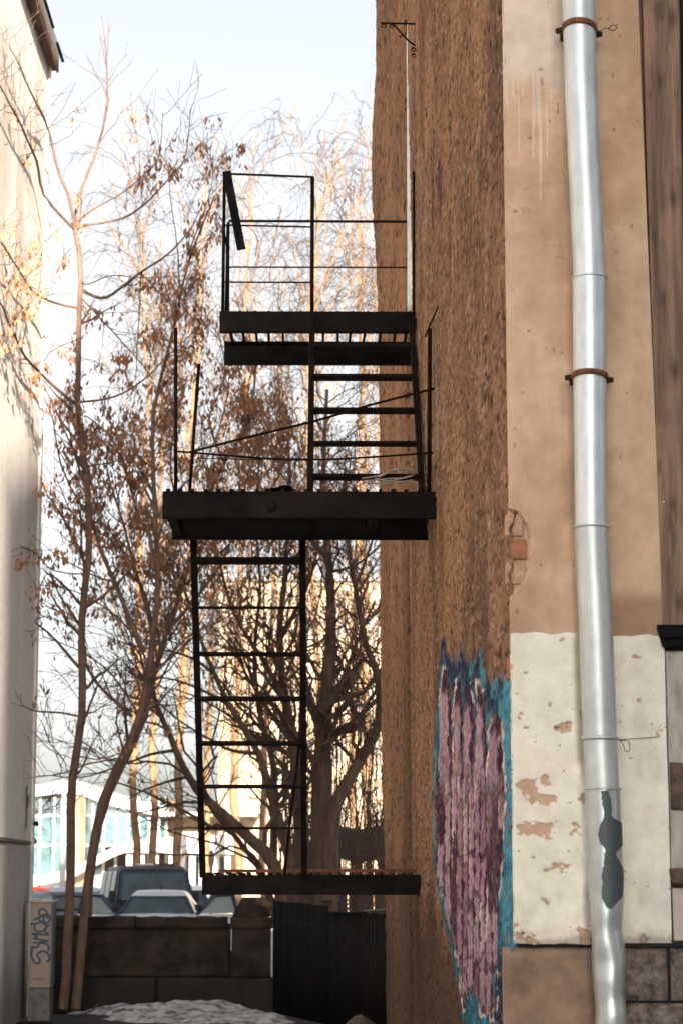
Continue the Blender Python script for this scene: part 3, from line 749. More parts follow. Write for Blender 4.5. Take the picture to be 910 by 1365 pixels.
# posts and drooping rails
P = lambda a, b, Y=13.03: at(a, b, Y)
def post(p, q, r=.012, name='railing_post', k=8, m_=M_iron): return tube(name, [p, q], r, m_, fe, k)
post(P(234.5, 656), P(234.5, 437), .0105)
post(P(253, 656, 13.86), P(265.5, 485, 13.86), .0105)
post(P(571.5, 657), P(572.3, 438), .0125)
tube('handrail', resample([P(252, 603), P(330, 583), P(420, 561), P(500, 538), P(578.5, 518)], 24), .0078, M_iron, fe, 6)
tube('handrail', resample([P(235, 601.5), P(300, 607), P(370, 612), P(430, 612.5), P(500, 609), P(577, 603.5)], 24), .0065, M_iron, fe, 6)
tube('handrail', resample([P(262, 611, 13.86), P(330, 612.5, 13.86), P(400, 611, 13.86)], 12), .003, M_iron, fe, 6)
# coil of cable on the landing
cb = thing('cable_coil', (.42, 13.75, ZM + .02), 'pale loose coil of cable lying on the middle landing by the wall', 'cable')
for j, pts in enumerate([[(484, 641), (500, 640), (520, 638), (540, 637), (552, 632), (548, 627), (530, 624), (515, 631), (505, 636)], [(482, 638), (505, 634), (525, 627), (545, 625.5), (553, 630)],
                         [(486, 643.5), (512, 645), (530, 643), (551, 640)], [(500, 638), (520, 641), (548, 634)]]):
    tube('cable_loop', resample([at(a, b, 13.84) for a, b in pts], 30), .0055, M_wire, cb, 6)
# ---- upper landing
ZU = 5.612
ul = channel('landing_beam', -.708, XI, 15.5, ZU - .150, ZU, 1, fe)
channel('landing_beam', -.713, XI, 16.4, ZU - .185, ZU - .012, -1, fe)
for pxa in (302, 320, 340, 358, 377, 430, 450, 470, 490, 509, 529, 545):
    p = at(pxa, 441, 15.56)
    bar('grating_bar', (p[0], 15.50, ZU - .010), (p[0] + random.uniform(-.02, .02), 16.41, ZU - .022), .018, .026, M_iron, ul)
Q = lambda a, b, Y=15.53: at(a, b, Y)
G = lambda a, b: at(a, b, 16.38)
post(Q(297.2, 416), Q(299.5, 229), .012)
bar('tall_post', Q(415.5, 655, 13.95), Q(414.5, 470, 15.2), .012, .012, M_iron, fe)
tube('tall_post', [Q(415.5, 470), Q(416.5, 236)], .0145, M_iron, fe, 10)
post(Q(301, 416), Q(303.5, 300), .008)
post(G(304, 416), G(304.6, 296), .011)
bar('diagonal_stay', Q(298.5, 302), Q(304.5, 345), .012, .006, M_iron, fe)
bar('top_rail', Q(299, 231.5), Q(418, 236), .011, .014, M_iron, fe, side=(0, 1, 0))
bar('leaning_flat_bar', Q(302, 228, 15.50), Q(322, 333, 15.46), .010, .062, M_iron, fe, side=(0, 1, 0), bev=.002)
bar('handrail', G(305, 294.5), G(549, 295.5), .016, .016, M_iron, fe, side=(0, 1, 0))
bar('handrail', G(305, 356), G(550, 356.5), .010, .010, M_iron, fe, side=(0, 1, 0))
bar('handrail', Q(297, 300), Q(414, 302.5), .010, .010, M_iron, fe, side=(0, 1, 0))
bar('handrail', Q(297, 376), Q(414, 376.5), .010, .010, M_iron, fe, side=(0, 1, 0))
tube('loose_wire', resample([Q(323, 300), Q(335, 305), Q(343, 318), Q(342, 332), Q(340, 342)], 14), .0022, M_iron, fe, 5)
post(G(544.5, 416), G(544.5, 290), .008)
bar('wall_post', Q(551.2, 440), Q(551, 229), .018, .018, M_iron, fe)
# ---- upper flight
def flight(lp, rp, Y0, Y1, treads, depth, wl):
    """lp, rp: (px,py) pairs bottom/top of the stringers; treads: photo rows."""
    st = []
    for (a, b) in (lp, rp):
        p = at(*a, Y0); q = at(*b, Y1)
        st.append((p, q)); bar('stringer', p, q, .040, wl, M_iron, fe, bev=.003)
    for py, dp, th in treads:
        # find where the stringer line meets that row
        f = lambda t: project(st[0][0] + (st[0][1] - st[0][0]) * t)[1] - py
        lo_, hi_ = 0., 1.
        for _ in range(40):
            md = (lo_ + hi_) / 2
            if (f(lo_) > 0) == (f(md) > 0): lo_ = md
            else: hi_ = md
        t = (lo_ + hi_) / 2
        a = st[0][0] + (st[0][1] - st[0][0]) * t; b = st[1][0] + (st[1][1] - st[1][0]) * t
        box('tread', a[0] + .004, b[0] - .004, a[1] - dp / 2, a[1] + dp / 2, a[2] - th / 2, a[2] + th / 2, M_iron, fe, bev=.002)
    return st
flight(((413.5, 657), (416, 425)), ((562, 657), (548, 425)), 13.95, 15.46, [(636, .14, .022), (591.5, .12, .018), (547.5, .14, .02), (503, .14, .022), (463, .16, .03)], .12, .072)
# ---- lower flight and landing
flight(((270.5, 1168), (258, 718)), ((405.5, 1168), (403, 718)), 15.02, 13.96, [(1104, .05, .016), (1048.5, .16, .020), (991, .18, .022), (931.5, .14, .022), (872, .14, .016), (810, .04, .014), (747.5, .17, .026)], .12, .055)
tube('hanging_rod', resample([at(401.5, 915, 14.5), at(399, 990, 14.6), at(388, 1080, 14.8), at(379.5, 1166, 15.0)], 14), .010, M_iron, fe, 6)
ll = channel('landing_beam', -.770, XI, 15.1, 1.537, 1.668, 1, fe)
channel('landing_beam', -.770, XI, 15.95, 1.540, 1.660, -1, fe)
bar('landing_edge', (-.70, 15.9, 1.698), (XI, 15.9, 1.702), .022, .03, M_rust, fe, side=(0, 0, 1))  # orange rust material stands in for sunlight along this edge bar
for k_ in range(21):
    xk = -.74 + k_ * .068 + random.uniform(-.01, .01)
    bar('grating_bar', (xk, 15.11, 1.677), (xk + random.uniform(-.02, .02), 15.94, 1.676), .022, .014, M_rustiron, ll)
bar('end_plate', (-.768, 15.10, 1.60), (-.768, 15.95, 1.60), .006, .13, M_iron, fe)

# ================================================================== LEFT-HAND HOUSE
lh = thing('plastered_house', (XL - 3, 20, 0), 'pale plastered house with brown eaves and a streaky wall above the cabinet', 'house')
ys = np.linspace(4, YLE, 160); zs = np.linspace(0, 12.3, 240); YY, ZZ = np.meshgrid(ys, zs)
XX = XL + (fbm(YY * .5, ZZ * .5, 701) - .5) * .02 + (fbm(YY * 3, ZZ * 3, 702) - .5) * .004
XX += .05 * sstep(2.12, 2.08, ZZ) * sstep(27.9, 27.8, YY)            # plinth step
XX -= .05 * ((ZZ < 2.3) & (YY > 27.9) & (YY < 28.1))
c = np.array([.76, .725, .68]) * (1 + (fbm(YY * 2.5, ZZ * .5, 703) - .5) * .22)[..., None] * (1 + (fbm(YY * 1.1, ZZ * 1.1, 706) - .5) * .14)[..., None]
strk = sstep(.58, .72, fbm(YY * 3.1, ZZ * .22, 704)) * sstep(5.5, 9.5, ZZ) * .45
c = c * (1 - strk[..., None]) + np.array([.36, .31, .27]) * strk[..., None]
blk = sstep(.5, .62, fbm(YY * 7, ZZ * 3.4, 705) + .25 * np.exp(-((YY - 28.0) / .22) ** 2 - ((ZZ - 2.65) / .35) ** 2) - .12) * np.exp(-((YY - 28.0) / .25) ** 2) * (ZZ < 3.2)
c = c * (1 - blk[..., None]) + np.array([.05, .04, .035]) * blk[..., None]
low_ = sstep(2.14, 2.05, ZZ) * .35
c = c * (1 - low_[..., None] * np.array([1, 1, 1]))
grime = sstep(1.1, .2, ZZ + (fbm(YY * 2, ZZ, 708) - .5)) * .5
c = c * (1 - grime[..., None])
mesh_np('wall', np.stack([XX, YY, ZZ], -1).reshape(-1, 3), grid_faces(*YY.shape), M_plaster, lh, True, c.reshape(-1, 3))
box('masonry_core', XL - 8, XL - .09, 3.9, YLE - .01, 0, 12.3, M_leftwall, lh)
box('plinth_ledge', XL + .0, XL + .075, 22, 27.95, 2.09, 2.13, M_stone, lh)
box('corner_strip', XL - .02, XL + .03, 28.45, YLE + .004, 0, 12.3, M_leftwall, lh, bev=.01)
tube('cable_box', [at(48, 1101, 28.5), at(48, 1095, 28.5)], .04, M_concrete, lh, 10)
# eaves: boarded soffit, fascia and gutter strip
M_eave = mat('brown_eave_board', (.20, .12, .08), (.09, .055, .04), .8, scale=4, stretch=(4, .6, 4))
ex0 = XL - .02; ex1 = -3.475
for k_ in range(3):
    box('soffit_board', ex0 + k_ * .05, ex0 + k_ * .05 + .046, 6, YLE + .02, 12.285 + .003 * k_, 12.32, M_eave, lh)
box('fascia', ex1 - .03, ex1 + .0, 6, YLE + .03, 12.27, 12.47, M_eave, lh)
tube('gutter', [(ex1 + .06, 27.9, 12.40), (ex1 + .06, YLE - .05, 12.40)], .022, M_sheet, lh, 8)
tube('gutter', [(ex1 + .065, 18, 12.42), (ex1 + .065, 27.4, 12.42)], .020, M_sheet, lh, 8)
box('roof', XL - 8.2, ex1, 3.6, YLE + .03, 12.47, 12.62, M_tin, lh)

# ================================================================== UTILITY CABINET
cab = thing('utility_cabinet', (-3.35, 27.7, 0), 'tall beige utility cabinet with blue marker scrawl standing against the pale wall', 'cabinet')
Yc = 27.5
a = at(38.5, 1317, Yc); b = at(69, 1203, Yc)
x0, x1, z0, z1 = a[0], b[0], a[2], b[2]
cbody = box('body', x0, x1, Yc, Yc + .42, z0, z1, M_cab, cab, bev=.006)
box('side_panel', x1 + .001, x1 + .012, Yc + .03, Yc + .40, z0 + .04, z1 - .02, M_cabside, cab)
box('door', x0 + .018, x1 - .02, Yc - .012, Yc - .001, z0 + .10, z1 - .03, M_cab, cab, bev=.004)
box('lid', x0 - .012, x1 + .035, Yc - .03, Yc + .45, z1 + .001, z1 + .03, M_white, cab, bev=.008)
box('base', x0 - .008, x1 + .0, Yc + .01, Yc + .40, 0, z0 - .006, M_cabbase, cab, bev=.006)
tube('latch', resample([at(48.5, 1305, Yc - .014), at(52, 1303, Yc - .014), at(56, 1305, Yc - .014)], 8), .004, M_tin, cab, 5)
def tag_stroke(pts, r=.013):
    c = resample([at(x / 7.375, 1180 + y / 7.375, Yc - .0135) for x, y in pts], 26)
    # flat ribbon of ink, just proud of the door
    T = np.gradient(c, axis=0); nrm = np.stack([-T[:, 2], 0 * T[:, 0], T[:, 0]], 1); nrm /= np.linalg.norm(nrm, axis=1, keepdims=True) + 1e-9
    V = np.stack([c - nrm * r, c + nrm * r], 1).reshape(-1, 3)
    V[:, 1] += random.uniform(0, .001) - .0005
    mesh_np('scrawl', V, grid_faces(26, 2), M_tag, cab)
for s in [[(470, 275), (435, 236), (392, 245), (388, 280), (425, 312), (445, 285)],
          [(332, 336), (362, 332), (405, 305), (455, 288), (494, 302), (490, 350), (452, 372), (432, 340), (430, 305)],
          [(368, 322), (405, 352), (470, 372)], [(362, 330), (440, 300), (480, 330)],
          [(300, 386), (345, 378), (338, 430), (378, 456), (430, 450), (460, 420), (448, 385), (405, 366), (350, 380)],
          [(490, 385), (440, 436), (482, 488)], [(482, 488), (390, 482), (318, 475), (372, 503), (330, 524)], [(330, 524), (400, 535), (482, 548)],
          [(480, 550), (400, 560), (328, 566)], [(306, 606), (368, 612), (388, 572), (440, 572), (480, 600), (474, 650)],
          [(322, 605), (312, 680), (335, 748), (378, 772), (396, 735), (368, 686), (398, 656), (448, 652), (486, 692), (482, 740), (456, 748)]]:
    tag_stroke(s)

# ================================================================== CONCRETE YARD WALL
yw = thing('concrete_wall', (-1.9, 30, 0), 'low mossy concrete yard wall with coping and a pyramid-capped pillar', 'wall')
YWL = 30.0
def cblock(name, px0, px1, py0, py1, Y, thick, amp, seed, parent=yw, nx=40, nz=18, m_=None):
    a = at(px0, py1, Y); b = at(px1, py0, Y)
    u = np.linspace(a[0], b[0], nx); v = np.linspace(a[2], b[2], nz); U, Vv = np.meshgrid(u, v)
    ed = np.minimum(np.minimum(U - a[0], b[0] - U), np.minimum(Vv - a[2], b[2] - Vv))
    d = (fbm(U * 5, Vv * 5, seed) - .5) * amp * 2 - sstep(.03, 0, ed) * amp
    top = (fbm(U * 6, U * 0 + 2, seed + 1) - .5) * amp * 1.6 * sstep(b[2] - .05, b[2], Vv)
    V = np.stack([U, Y - d, Vv + top], -1).reshape(-1, 3); F = [tuple(f) for f in grid_faces(nz, nx)]
    back = V.copy(); back[:, 1] = Y + thick
    o = len(V); idx = np.arange(o).reshape(nz, nx)
    F += [tuple(f[::-1] + o) for f in grid_faces(nz, nx)]
    loop = list(idx[0]) + list(idx[1:, -1]) + list(idx[-1, -2::-1]) + list(idx[-2:0:-1, 0])
    for i, j in zip(loop, loop[1:] + loop[:1]): F.append((i, i + o, j + o, j))
    return mesh_np(name, np.vstack([V, back]), F, m_ or M_concrete, parent, True)
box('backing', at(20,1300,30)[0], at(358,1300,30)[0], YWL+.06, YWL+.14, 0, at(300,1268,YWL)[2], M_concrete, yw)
cblock('footing', 20, 208, 1304, 1352, YWL - .03, .35, .015, 801, m_=M_footshade)
cblock('footing', 209.5, 363, 1304, 1352, YWL - .03, .35, .015, 803, m_=M_footshade)
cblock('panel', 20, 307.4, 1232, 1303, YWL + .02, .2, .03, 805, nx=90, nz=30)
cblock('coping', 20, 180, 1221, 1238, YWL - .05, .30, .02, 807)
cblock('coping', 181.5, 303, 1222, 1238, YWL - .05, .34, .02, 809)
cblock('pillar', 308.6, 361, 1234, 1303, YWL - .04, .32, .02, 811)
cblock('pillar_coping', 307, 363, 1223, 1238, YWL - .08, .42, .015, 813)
a = at(309, 1223, YWL - .06); b = at(361, 1200, YWL - .06)
z0 = a[2] + .003; z1 = at(330, 1196, YWL)[2]; xa, xb = a[0], b[0]; ym = YWL + .12
o = mesh_np('pyramid_cap', [(xa, YWL - .06, z0), (xb, YWL - .06, z0), (xb, YWL + .30, z0), (xa, YWL + .30, z0), (xa + .13, ym - .05, z1), (xb - .08, ym - .05, z1), (xb - .08, ym + .05, z1), (xa + .13, ym + .05, z1)], BOXF, M_concrete, yw); bevel(o, .02, 2)

# ================================================================== CORRUGATED FENCE
fn = thing('corrugated_fence', (0, 27, 0), 'dark corrugated metal fence between the concrete pillar and the brown wall', 'fence')
pA = at(364, 1199, 29.4); pB = at(524, 1214, 24.2)
def corr(t0, t1, ztop0, ztop1, off):
    n = 2 * 40; t = np.linspace(t0, t1, n)
    bx = pA[0] + (pB[0] - pA[0]) * t; by = pA[1] + (pB[1] - pA[1]) * t
    d = np.array([pB[0] - pA[0], pB[1] - pA[1]]); L_ = np.linalg.norm(d); nrm = np.array([d[1], -d[0]]) / L_
    w = .014 * np.sign(np.sin(t * L_ / .115 * math.pi * 2)) * np.minimum(1, np.abs(np.sin(t * L_ / .115 * math.pi * 2)) * 2.5) + off
    zt = np.interp(t, [t0, t1], [ztop0, ztop1]) + (np.array([random.random() for _ in range(n)]) - .5) * .012
    V = []
    for z in (np.zeros(n), zt):
        V.append(np.stack([bx - nrm[0] * w, by - nrm[1] * w, z], -1))
    V = np.vstack(V)
    o = mesh_np('corrugated_sheet', V, grid_faces(2, n), M_sheet, fn)
    s = o.modifiers.new('thick', 'SOLIDIFY'); s.thickness = .003
    return o
nsh = 6
for i in range(nsh):
    t0 = i / nsh; t1 = (i + 1) / nsh + .008
    zt = [pA[2] - .02, pA[2] - .03, pA[2] - .05, 1.30, 1.29, 1.30, 1.31][i]
    corr(t0, min(t1, 1.0), zt, zt - .01, .004 * (i % 2))
tube('top_rail', [pA + (0, .06, -.25), pB + (0, .06, -.25)], .02, M_sheet, fn, 6)
p0 = pA + (pB - pA) * .80; bar('cap_strip', (p0[0], p0[1] - .03, 1.325), (pB[0], pB[1] - .03, 1.352), .04, .012, M_tin, fn, side=(1, 0, 0))
bar('cap_strip', ((pA + (pB - pA) * .55)[0], (pA + (pB - pA) * .55)[1] - .03, 1.29), (p0[0], p0[1] - .03, 1.30), .04, .02, M_sheet, fn)
for (px, py, r) in [(405.5, 1305, .006), (417.5, 1292, .005)]:
    t = (px - 364) / 160; Yq = 29.4 + (24.2 - 29.4) * t - .05
    p = at(px, py, Yq); tube('washer', [p, p + (0, .02, 0)], r * 1.6, M_white, fn, 8)
# heap of dead leaves and rubble at the foot of the fence
gx = np.linspace(-.1, .66, 40); gy = np.linspace(22.3, 25.2, 40); GX, GY = np.meshgrid(gx, gy)
GZ = -.06 + .30 * np.exp(-((GX - .42) / .24) ** 2 - ((GY - 23.6) / .7) ** 2) + .08 * fbm(GX * 7, GY * 7, 821)
props(mesh_np('rubble_heap', np.stack([GX, GY, GZ], -1).reshape(-1, 3), grid_faces(*GX.shape), mat('rubble', (.12, .08, .055), (.04, .03, .024), .95, scale=9, bump=.6, bscale=25, bdist=.02), smooth=True, loc=(.35, 23.6, 0)),
      'low earthy heap of rubble at the foot of the fence', 'heap')
# a log thrown over the fence corner
lg = props(tube('dead_log', resample([at(345, 1201, 29.7), at(352, 1204, 29.6), at(360, 1208, 29.5), at(375, 1206, 29.55)], 10), [.05, .055, .05, .05, .045, .045, .04, .04, .035, .03], M_bark2, None, 9, loc=tuple(at(355, 1205, 29.6))), 'short dead log lying behind the pillar top', 'log')
# twigs on the ground by the cabinet
for (q, l_) in (([(112, 1352), (124, 1346), (131, 1339)], 'long bare twig propped against the snow by the maple'), ([(150, 1349), (163, 1346), (178, 1347)], 'short bare twig lying flat on the snow')):
    pts = [at(a_, b_, 28.2 + .1 * i) for i, (a_, b_) in enumerate(q)]
    props(tube('fallen_twig', resample(pts, 8), .010, M_twig, None, 5, loc=tuple(pts[0])), l_, 'twig')

# ================================================================== TREES
def lerp_path(P, t):
    n = P.shape[1]; f = t * (n - 1); i = np.clip(np.floor(f).astype(int), 0, n - 2); w = (f - i)[:, None]
    r = np.arange(len(P))
    return P[r, i] * (1 - w) + P[r, i + 1] * w, P[r, i + 1] - P[r, i]
def grow(P, R, per, L, ang=(.5, 1.1), up=.25, n=6, rk=.55, rmin=.003, tmin=.25, wig=.12, curl=0., droop=0., taper=.25):
    """children along every path of P (N,n,3); returns their paths and radii."""
    N = len(P)
    plen = np.linalg.norm(np.diff(P, axis=1), axis=2).sum(1)
    cnt = np.maximum(1, rng.poisson(per * np.clip(plen / plen.mean(), .3, 3)))
    src = np.repeat(np.arange(N), cnt); M_ = len(src)
    t = tmin + (1 - tmin) * rng.random(M_) ** .9
    p0, T = lerp_path(P[src], t)
    T /= np.linalg.norm(T, axis=1, keepdims=True) + 1e-9
    rv = rng.normal(size=(M_, 3)); perp = rv - T * (rv * T).sum(1, keepdims=True); perp /= np.linalg.norm(perp, axis=1, keepdims=True) + 1e-9
    a = rng.uniform(*ang, M_)[:, None]
    d = T * np.cos(a) + perp * np.sin(a); d[:, 2] += up; d /= np.linalg.norm(d, axis=1, keepdims=True)
    ln = (rng.uniform(*L, M_) * (1.15 - .6 * t))[:, None]
    s = np.linspace(0, 1, n)[None, :, None]
    bend = rng.normal(size=(M_, 3)) * .25; bend[:, 2] += curl
    W_ = np.cumsum(rng.normal(size=(M_, n, 3)) * wig / n ** .5, axis=1); W_ -= W_[:, :1]
    Q = p0[:, None, :] + d[:, None, :] * ln[:, None, :] * s + bend[:, None, :] * ln[:, None, :] * s ** 2 * .5 + W_ * ln[:, None, :] * .5
    Q[:, :, 2] -= droop * ln * s[..., 0] ** 2
    fi = t * (R.shape[1] - 1); ii = np.clip(fi.astype(int), 0, R.shape[1] - 2); rr = R[src, ii] * (1 - (fi - ii)) + R[src, ii + 1] * (fi - ii)
    r0 = np.maximum(rmin, np.minimum(rr * rk, ln[:, 0] * .03 + rmin))
    Rn = np.maximum(rmin * .8, r0[:, None] * np.linspace(1, taper, n)[None])
    return Q, Rn
def leaf_clusters(P, count, per=(3, 8), size=(.045, .085), dens=None, spread=.05, wfac=.30):
    src = rng.integers(0, len(P), count); t = rng.random(count) * .8 + .2
    p, _ = lerp_path(P[src], t)
    if dens is not None:
        x, y = project(p); keep = rng.random(len(p)) < dens(x, y); p = p[keep]
    k = rng.integers(per[0], per[1] + 1, len(p)); c = np.repeat(p, k, axis=0); n = len(c)
    c = c + rng.normal(size=(n, 3)) * np.array([spread, spread, spread * .9]) - np.array([0, 0, spread])
    an = rng.uniform(0, 2 * math.pi, n); l = rng.uniform(*size, n); w = l * wfac * rng.uniform(.7, 1.3, n)
    dn = np.stack([rng.normal(size=n) * .35, rng.normal(size=n) * .35, -np.ones(n)], 1); dn /= np.linalg.norm(dn, axis=1, keepdims=True)
    sd = np.stack([np.cos(an), np.sin(an), rng.normal(size=n) * .2], 1); nm = np.cross(dn, sd)
    V = np.stack([c, c + dn * l[:, None] * .55 + sd * w[:, None], c + dn * l[:, None] + nm * w[:, None] * .5, c + dn * l[:, None] * .55 - sd * w[:, None] + nm * w[:, None] * .4], 1)
    F = np.arange(n * 4).reshape(n, 4)
    return V.reshape(-1, 3), F
def limbset(defs, Y, n=22, tp=1.0, seed=1):
    rg = np.random.default_rng(seed); P = []; R = []
    for (pts, w0, w1, dy0, dy1) in defs:
        q = [at(x, y, Y + dy0 + (dy1 - dy0) * (i / max(1, len(pts) - 1))) for i, (x, y) in enumerate(pts)]
        q = [onx(x, y, XL + .10 + .02 * rg.random()) if v[0] < XL + .10 and v[1] < 30 else v for v, (x, y) in zip(q, pts)]
        q = resample(q, n)
        wv = np.cumsum(rg.normal(size=(n, 3)), axis=0) * .003; wv -= wv[0]
        P.append(q + wv * np.array([1, 2, .6])); sN = np.linspace(0, 1, n); R.append((w1 + (w0 - w1) * (1 - sN) ** tp) * Y / 3000 / 2)
    return np.array(P), np.array(R)
def multi_tube(name, sets, m_, parent, ks):
    return mesh_np(name, *merge([tubes(P, R, k) for (P, R), k in zip(sets, ks)]), m_, parent, True)

# ---- tree in front of the left-hand house (two stems, hanging keys)
YT = 28.0
stemA = [(84, 1345), (88, 1317), (92, 1229), (95, 1141), (95, 1053), (103, 994), (110, 937), (108.5, 851), (113, 794), (120, 737), (119.5, 690), (117, 637), (110, 593), (105.5, 549), (107, 505), (108, 417), (110, 359), (104, 312), (100, 296)]
stemB = [(101, 1345), (107, 1282), (112, 1218), (121, 1151), (130, 1095), (141, 1053), (166, 1003), (183, 966), (194, 923), (200, 880), (204, 837), (210, 794), (207, 700), (203, 620), (202, 564), (206, 534), (214, 499), (231, 432), (243, 373), (256, 328), (284, 262)]
limbsA = [(stemA, 13.5, 6.5, 0, 0),
          ([(100, 297), (107, 257), (124, 211), (137, 165), (142, 125), (140, 60), (136, 20)], 5, 1.0, 0, .4),
          ([(100, 300), (92, 262), (79, 231), (61, 165), (43, 132), (25, 89), (10, 59), (13, 49)], 4.5, .9, 0, -.6),
          ([(99, 305), (59, 261), (50, 218), (36, 185), (23, 158), (0, 115), (-20, 70)], 4.2, 1, 0, -.9),
          ([(101, 301), (149, 294), (180, 280), (205, 257), (231, 228), (246, 205), (252, 142)], 3.8, .9, 0, .6),
          ([(101, 296), (130, 275), (165, 254), (198, 224), (211, 205), (215, 149)], 3.0, .8, 0, -.5),
          ([(106, 411), (73, 403), (44, 388), (18, 350), (0, 325), (-15, 300)], 3.8, 1.2, 0, -1.1),
          ([(103, 540), (85, 526), (59, 502), (32, 473), (15, 441), (0, 405), (-20, 360)], 4.6, 1.4, 0, -1.2),
          ([(109, 386), (120, 393), (141, 397), (164, 382), (188, 364), (223, 341), (258, 303), (275, 268)], 5.0, 1.2, 0, .5),
          ([(108, 396), (148, 440), (185, 480), (205, 505)], 2.6, 1.4, 0, .6),
          ([(109.5, 376), (118, 379), (150, 367), (190, 370), (250, 368)], 2.2, .9, 0, -.7),
          ([(188, 364), (218, 395), (235, 410)], 2.2, 1.2, .3, .6),
          ([(188, 364), (186, 430), (182, 505)], 2.2, 1.2, .3, 0),
          ([(120, 700), (113, 680), (95, 650), (80, 610), (72, 560), (60, 530)], 3.6, 1.2, 0, .8),
          ([(119, 745), (100, 720), (85, 690), (83, 670)], 3.2, 2.2, 0, -.4),
          ([(106, 890), (88, 868), (66, 845), (45, 829), (58, 822)], 4.6, 1.6, 0, -.5),
          ([(106, 955), (80, 950), (52, 948), (30, 940), (28, 925)], 3.0, 1.0, 0, -.5),
          ([(112, 765), (90, 764), (68, 758), (48, 738), (30, 728)], 2.2, 1.0, 0, -.6),
          ([(192, 870), (171, 823), (154, 780), (134, 737), (123, 703), (108, 640), (92, 598), (76, 560)], 7.5, 2.0, .3, .9),
          ([(176, 955), (140, 920), (116, 890), (113, 860)], 5.5, 3.0, .3, .2),
          ([(205, 760), (198, 705), (186, 694), (170, 640), (150, 590), (128, 566), (112, 555)], 6.0, 1.8, .2, .9),
          ([(196, 905), (225, 880), (255, 850), (280, 800)], 3.4, 1.2, .2, 1.0),
          ([(115, 622), (150, 615), (200, 606), (245, 596)], 2.4, 1.0, 0, -.6),
          ([(105, 536), (150, 530), (190, 508), (220, 480), (262, 440), (290, 405)], 3.4, 1.0, 0, .5),
          ([(209, 690), (240, 650), (275, 610), (300, 540), (305, 470)], 3.6, 1.0, .2, 1.2),
          ([(101, 1008), (130, 1012), (165, 1003)], 2.0, 1.4, 0, 0),
          ([(165, 1010), (120, 1018), (80, 1032), (46, 1036)], 2.6, 1.2, .1, -.4),
          ([(240, 385), (238, 330), (230, 280), (226, 230)], 2.4, .8, .3, .2),
          ([(250, 340), (262, 310), (284, 250), (283, 200)], 2.4, .8, .3, .6)]
limbsA.insert(1, (stemB, 13.5, 2.2, .25, .5))
PA, RA = limbset(limbsA, YT, 26, seed=3)
tA = thing('maple_tree', (-3.05, YT, 0), 'two-stemmed bare maple with hanging dry keys beside the cabinet', 'tree')
multi_tube('trunk', [(PA[:2], RA[:2])], M_bark, tA, [10])
multi_tube('limbs', [(PA[2:], RA[2:])], M_bark, tA, [7])
b1 = grow(PA, RA, 10, (.35, 1.3), (.5, 1.1), .15, 8, .5, .0042, .25, curl=.35)
P1 = np.concatenate([b1[0]]);
b2 = grow(b1[0], b1[1], 2.6, (.15, .6), (.5, 1.1), .12, 6, .6, .003, .2, curl=.3)
o = multi_tube('crown', [b1, b2], M_twig, tA, [4, 3]); props(o, kind='stuff')
densA = lambda x, y: np.clip(np.interp(y, [120, 200, 260, 420, 490, 560, 700, 800, 900], [0, .35, .75, .75, .9, .9, .8, .3, .08]) * np.interp(x, [-10, 20, 60, 100, 180], [.3, .45, .7, .9, 1]), 0, 1)
lv = leaf_clusters(np.concatenate([b1[0][:, ::2][:, :4], b2[0][:, :4]]), 2400, (2, 6), (.06, .115), densA, .045, .20)
props(mesh_np('leaves', *lv, M_leaf, tA), kind='stuff')

# ---- large many-stemmed tree behind the wall
YC = 36.0
limbsC = [([(430, 1230), (430, 1160), (428, 1060), (432, 960), (437, 900), (441, 822), (437, 732), (430, 640), (435, 520)], 40, 5, 0, 0),
          ([(408, 1230), (404, 1160), (398, 1080), (392, 1000), (380, 930), (372, 850), (380, 760), (386, 640), (380, 540)], 24, 4, .3, .8),
          ([(440, 1200), (445, 1086), (474, 1025), (500, 980), (507, 960), (506, 903), (490, 863), (474, 781), (466, 724), (462, 640)], 24, 5, -.3, -.6),
          ([(507, 962), (512, 940), (520, 900), (524, 840)], 12, 5, -.5, -.6),
          ([(395, 1220), (388, 1147), (372, 1090), (360, 1045), (348, 1005), (325, 965), (311, 944), (291, 903), (270, 850), (250, 790)], 20, 4, 0, -.8),
          ([(385, 1230), (364, 1151), (335, 1120), (311, 1098), (285, 1075), (262, 1053), (240, 1015), (228, 985), (208, 940), (200, 890), (206, 830)], 22, 5, -.4, -1.0),
          ([(370, 1230), (344, 1155), (325, 1132), (315, 1118), (290, 1090), (268, 1055), (262, 1020), (266, 960)], 13, 3.5, .4, .9),
          ([(364, 1180), (364, 1025), (352, 980), (344, 944), (338, 890), (340, 842), (345, 780), (340, 700), (345, 600)], 12, 3, .6, 1.2),
          ([(436, 950), (460, 900), (475, 860), (500, 800)], 9, 3, -.2, .2),
          ([(418, 975), (440, 955), (462, 940), (468, 905), (458, 870), (440, 840)], 7, 3, -.4, -.8),
          ([(380, 935), (352, 880), (320, 830), (300, 780), (280, 700)], 9, 3, .3, .4),
          ([(372, 855), (400, 800), (420, 740), (425, 660)], 8, 3, .8, 1.2),
          ([(348, 1005), (310, 1000), (280, 985), (240, 960), (205, 930)], 6, 2, -.1, .4),
          ([(291, 903), (262, 880), (230, 868), (190, 862), (150, 850)], 5, 1.5, -.4, .2),
          ([(312, 945), (280, 925), (230, 905), (190, 905), (140, 918)], 5, 1.5, -.4, -.9),
          ([(250, 1035), (215, 1045), (180, 1060), (150, 1085)], 5, 1.4, -.5, -1.2),
          ([(235, 1000), (200, 1005), (160, 1020), (110, 1035), (70, 1032)], 5, 1.4, -.5, -1.2),
          ([(474, 781), (490, 740), (505, 690), (512, 640)], 5, 2, -.5, -.2),
          ([(498, 985), (470, 960), (452, 925)], 5, 2, -.5, -.8)]
PC, RC = limbset(limbsC, YC, 24, 1.7, seed=8)
tC = thing('old_tree', (0, YC, 0), 'large dark many-stemmed bare tree behind the concrete wall', 'tree')
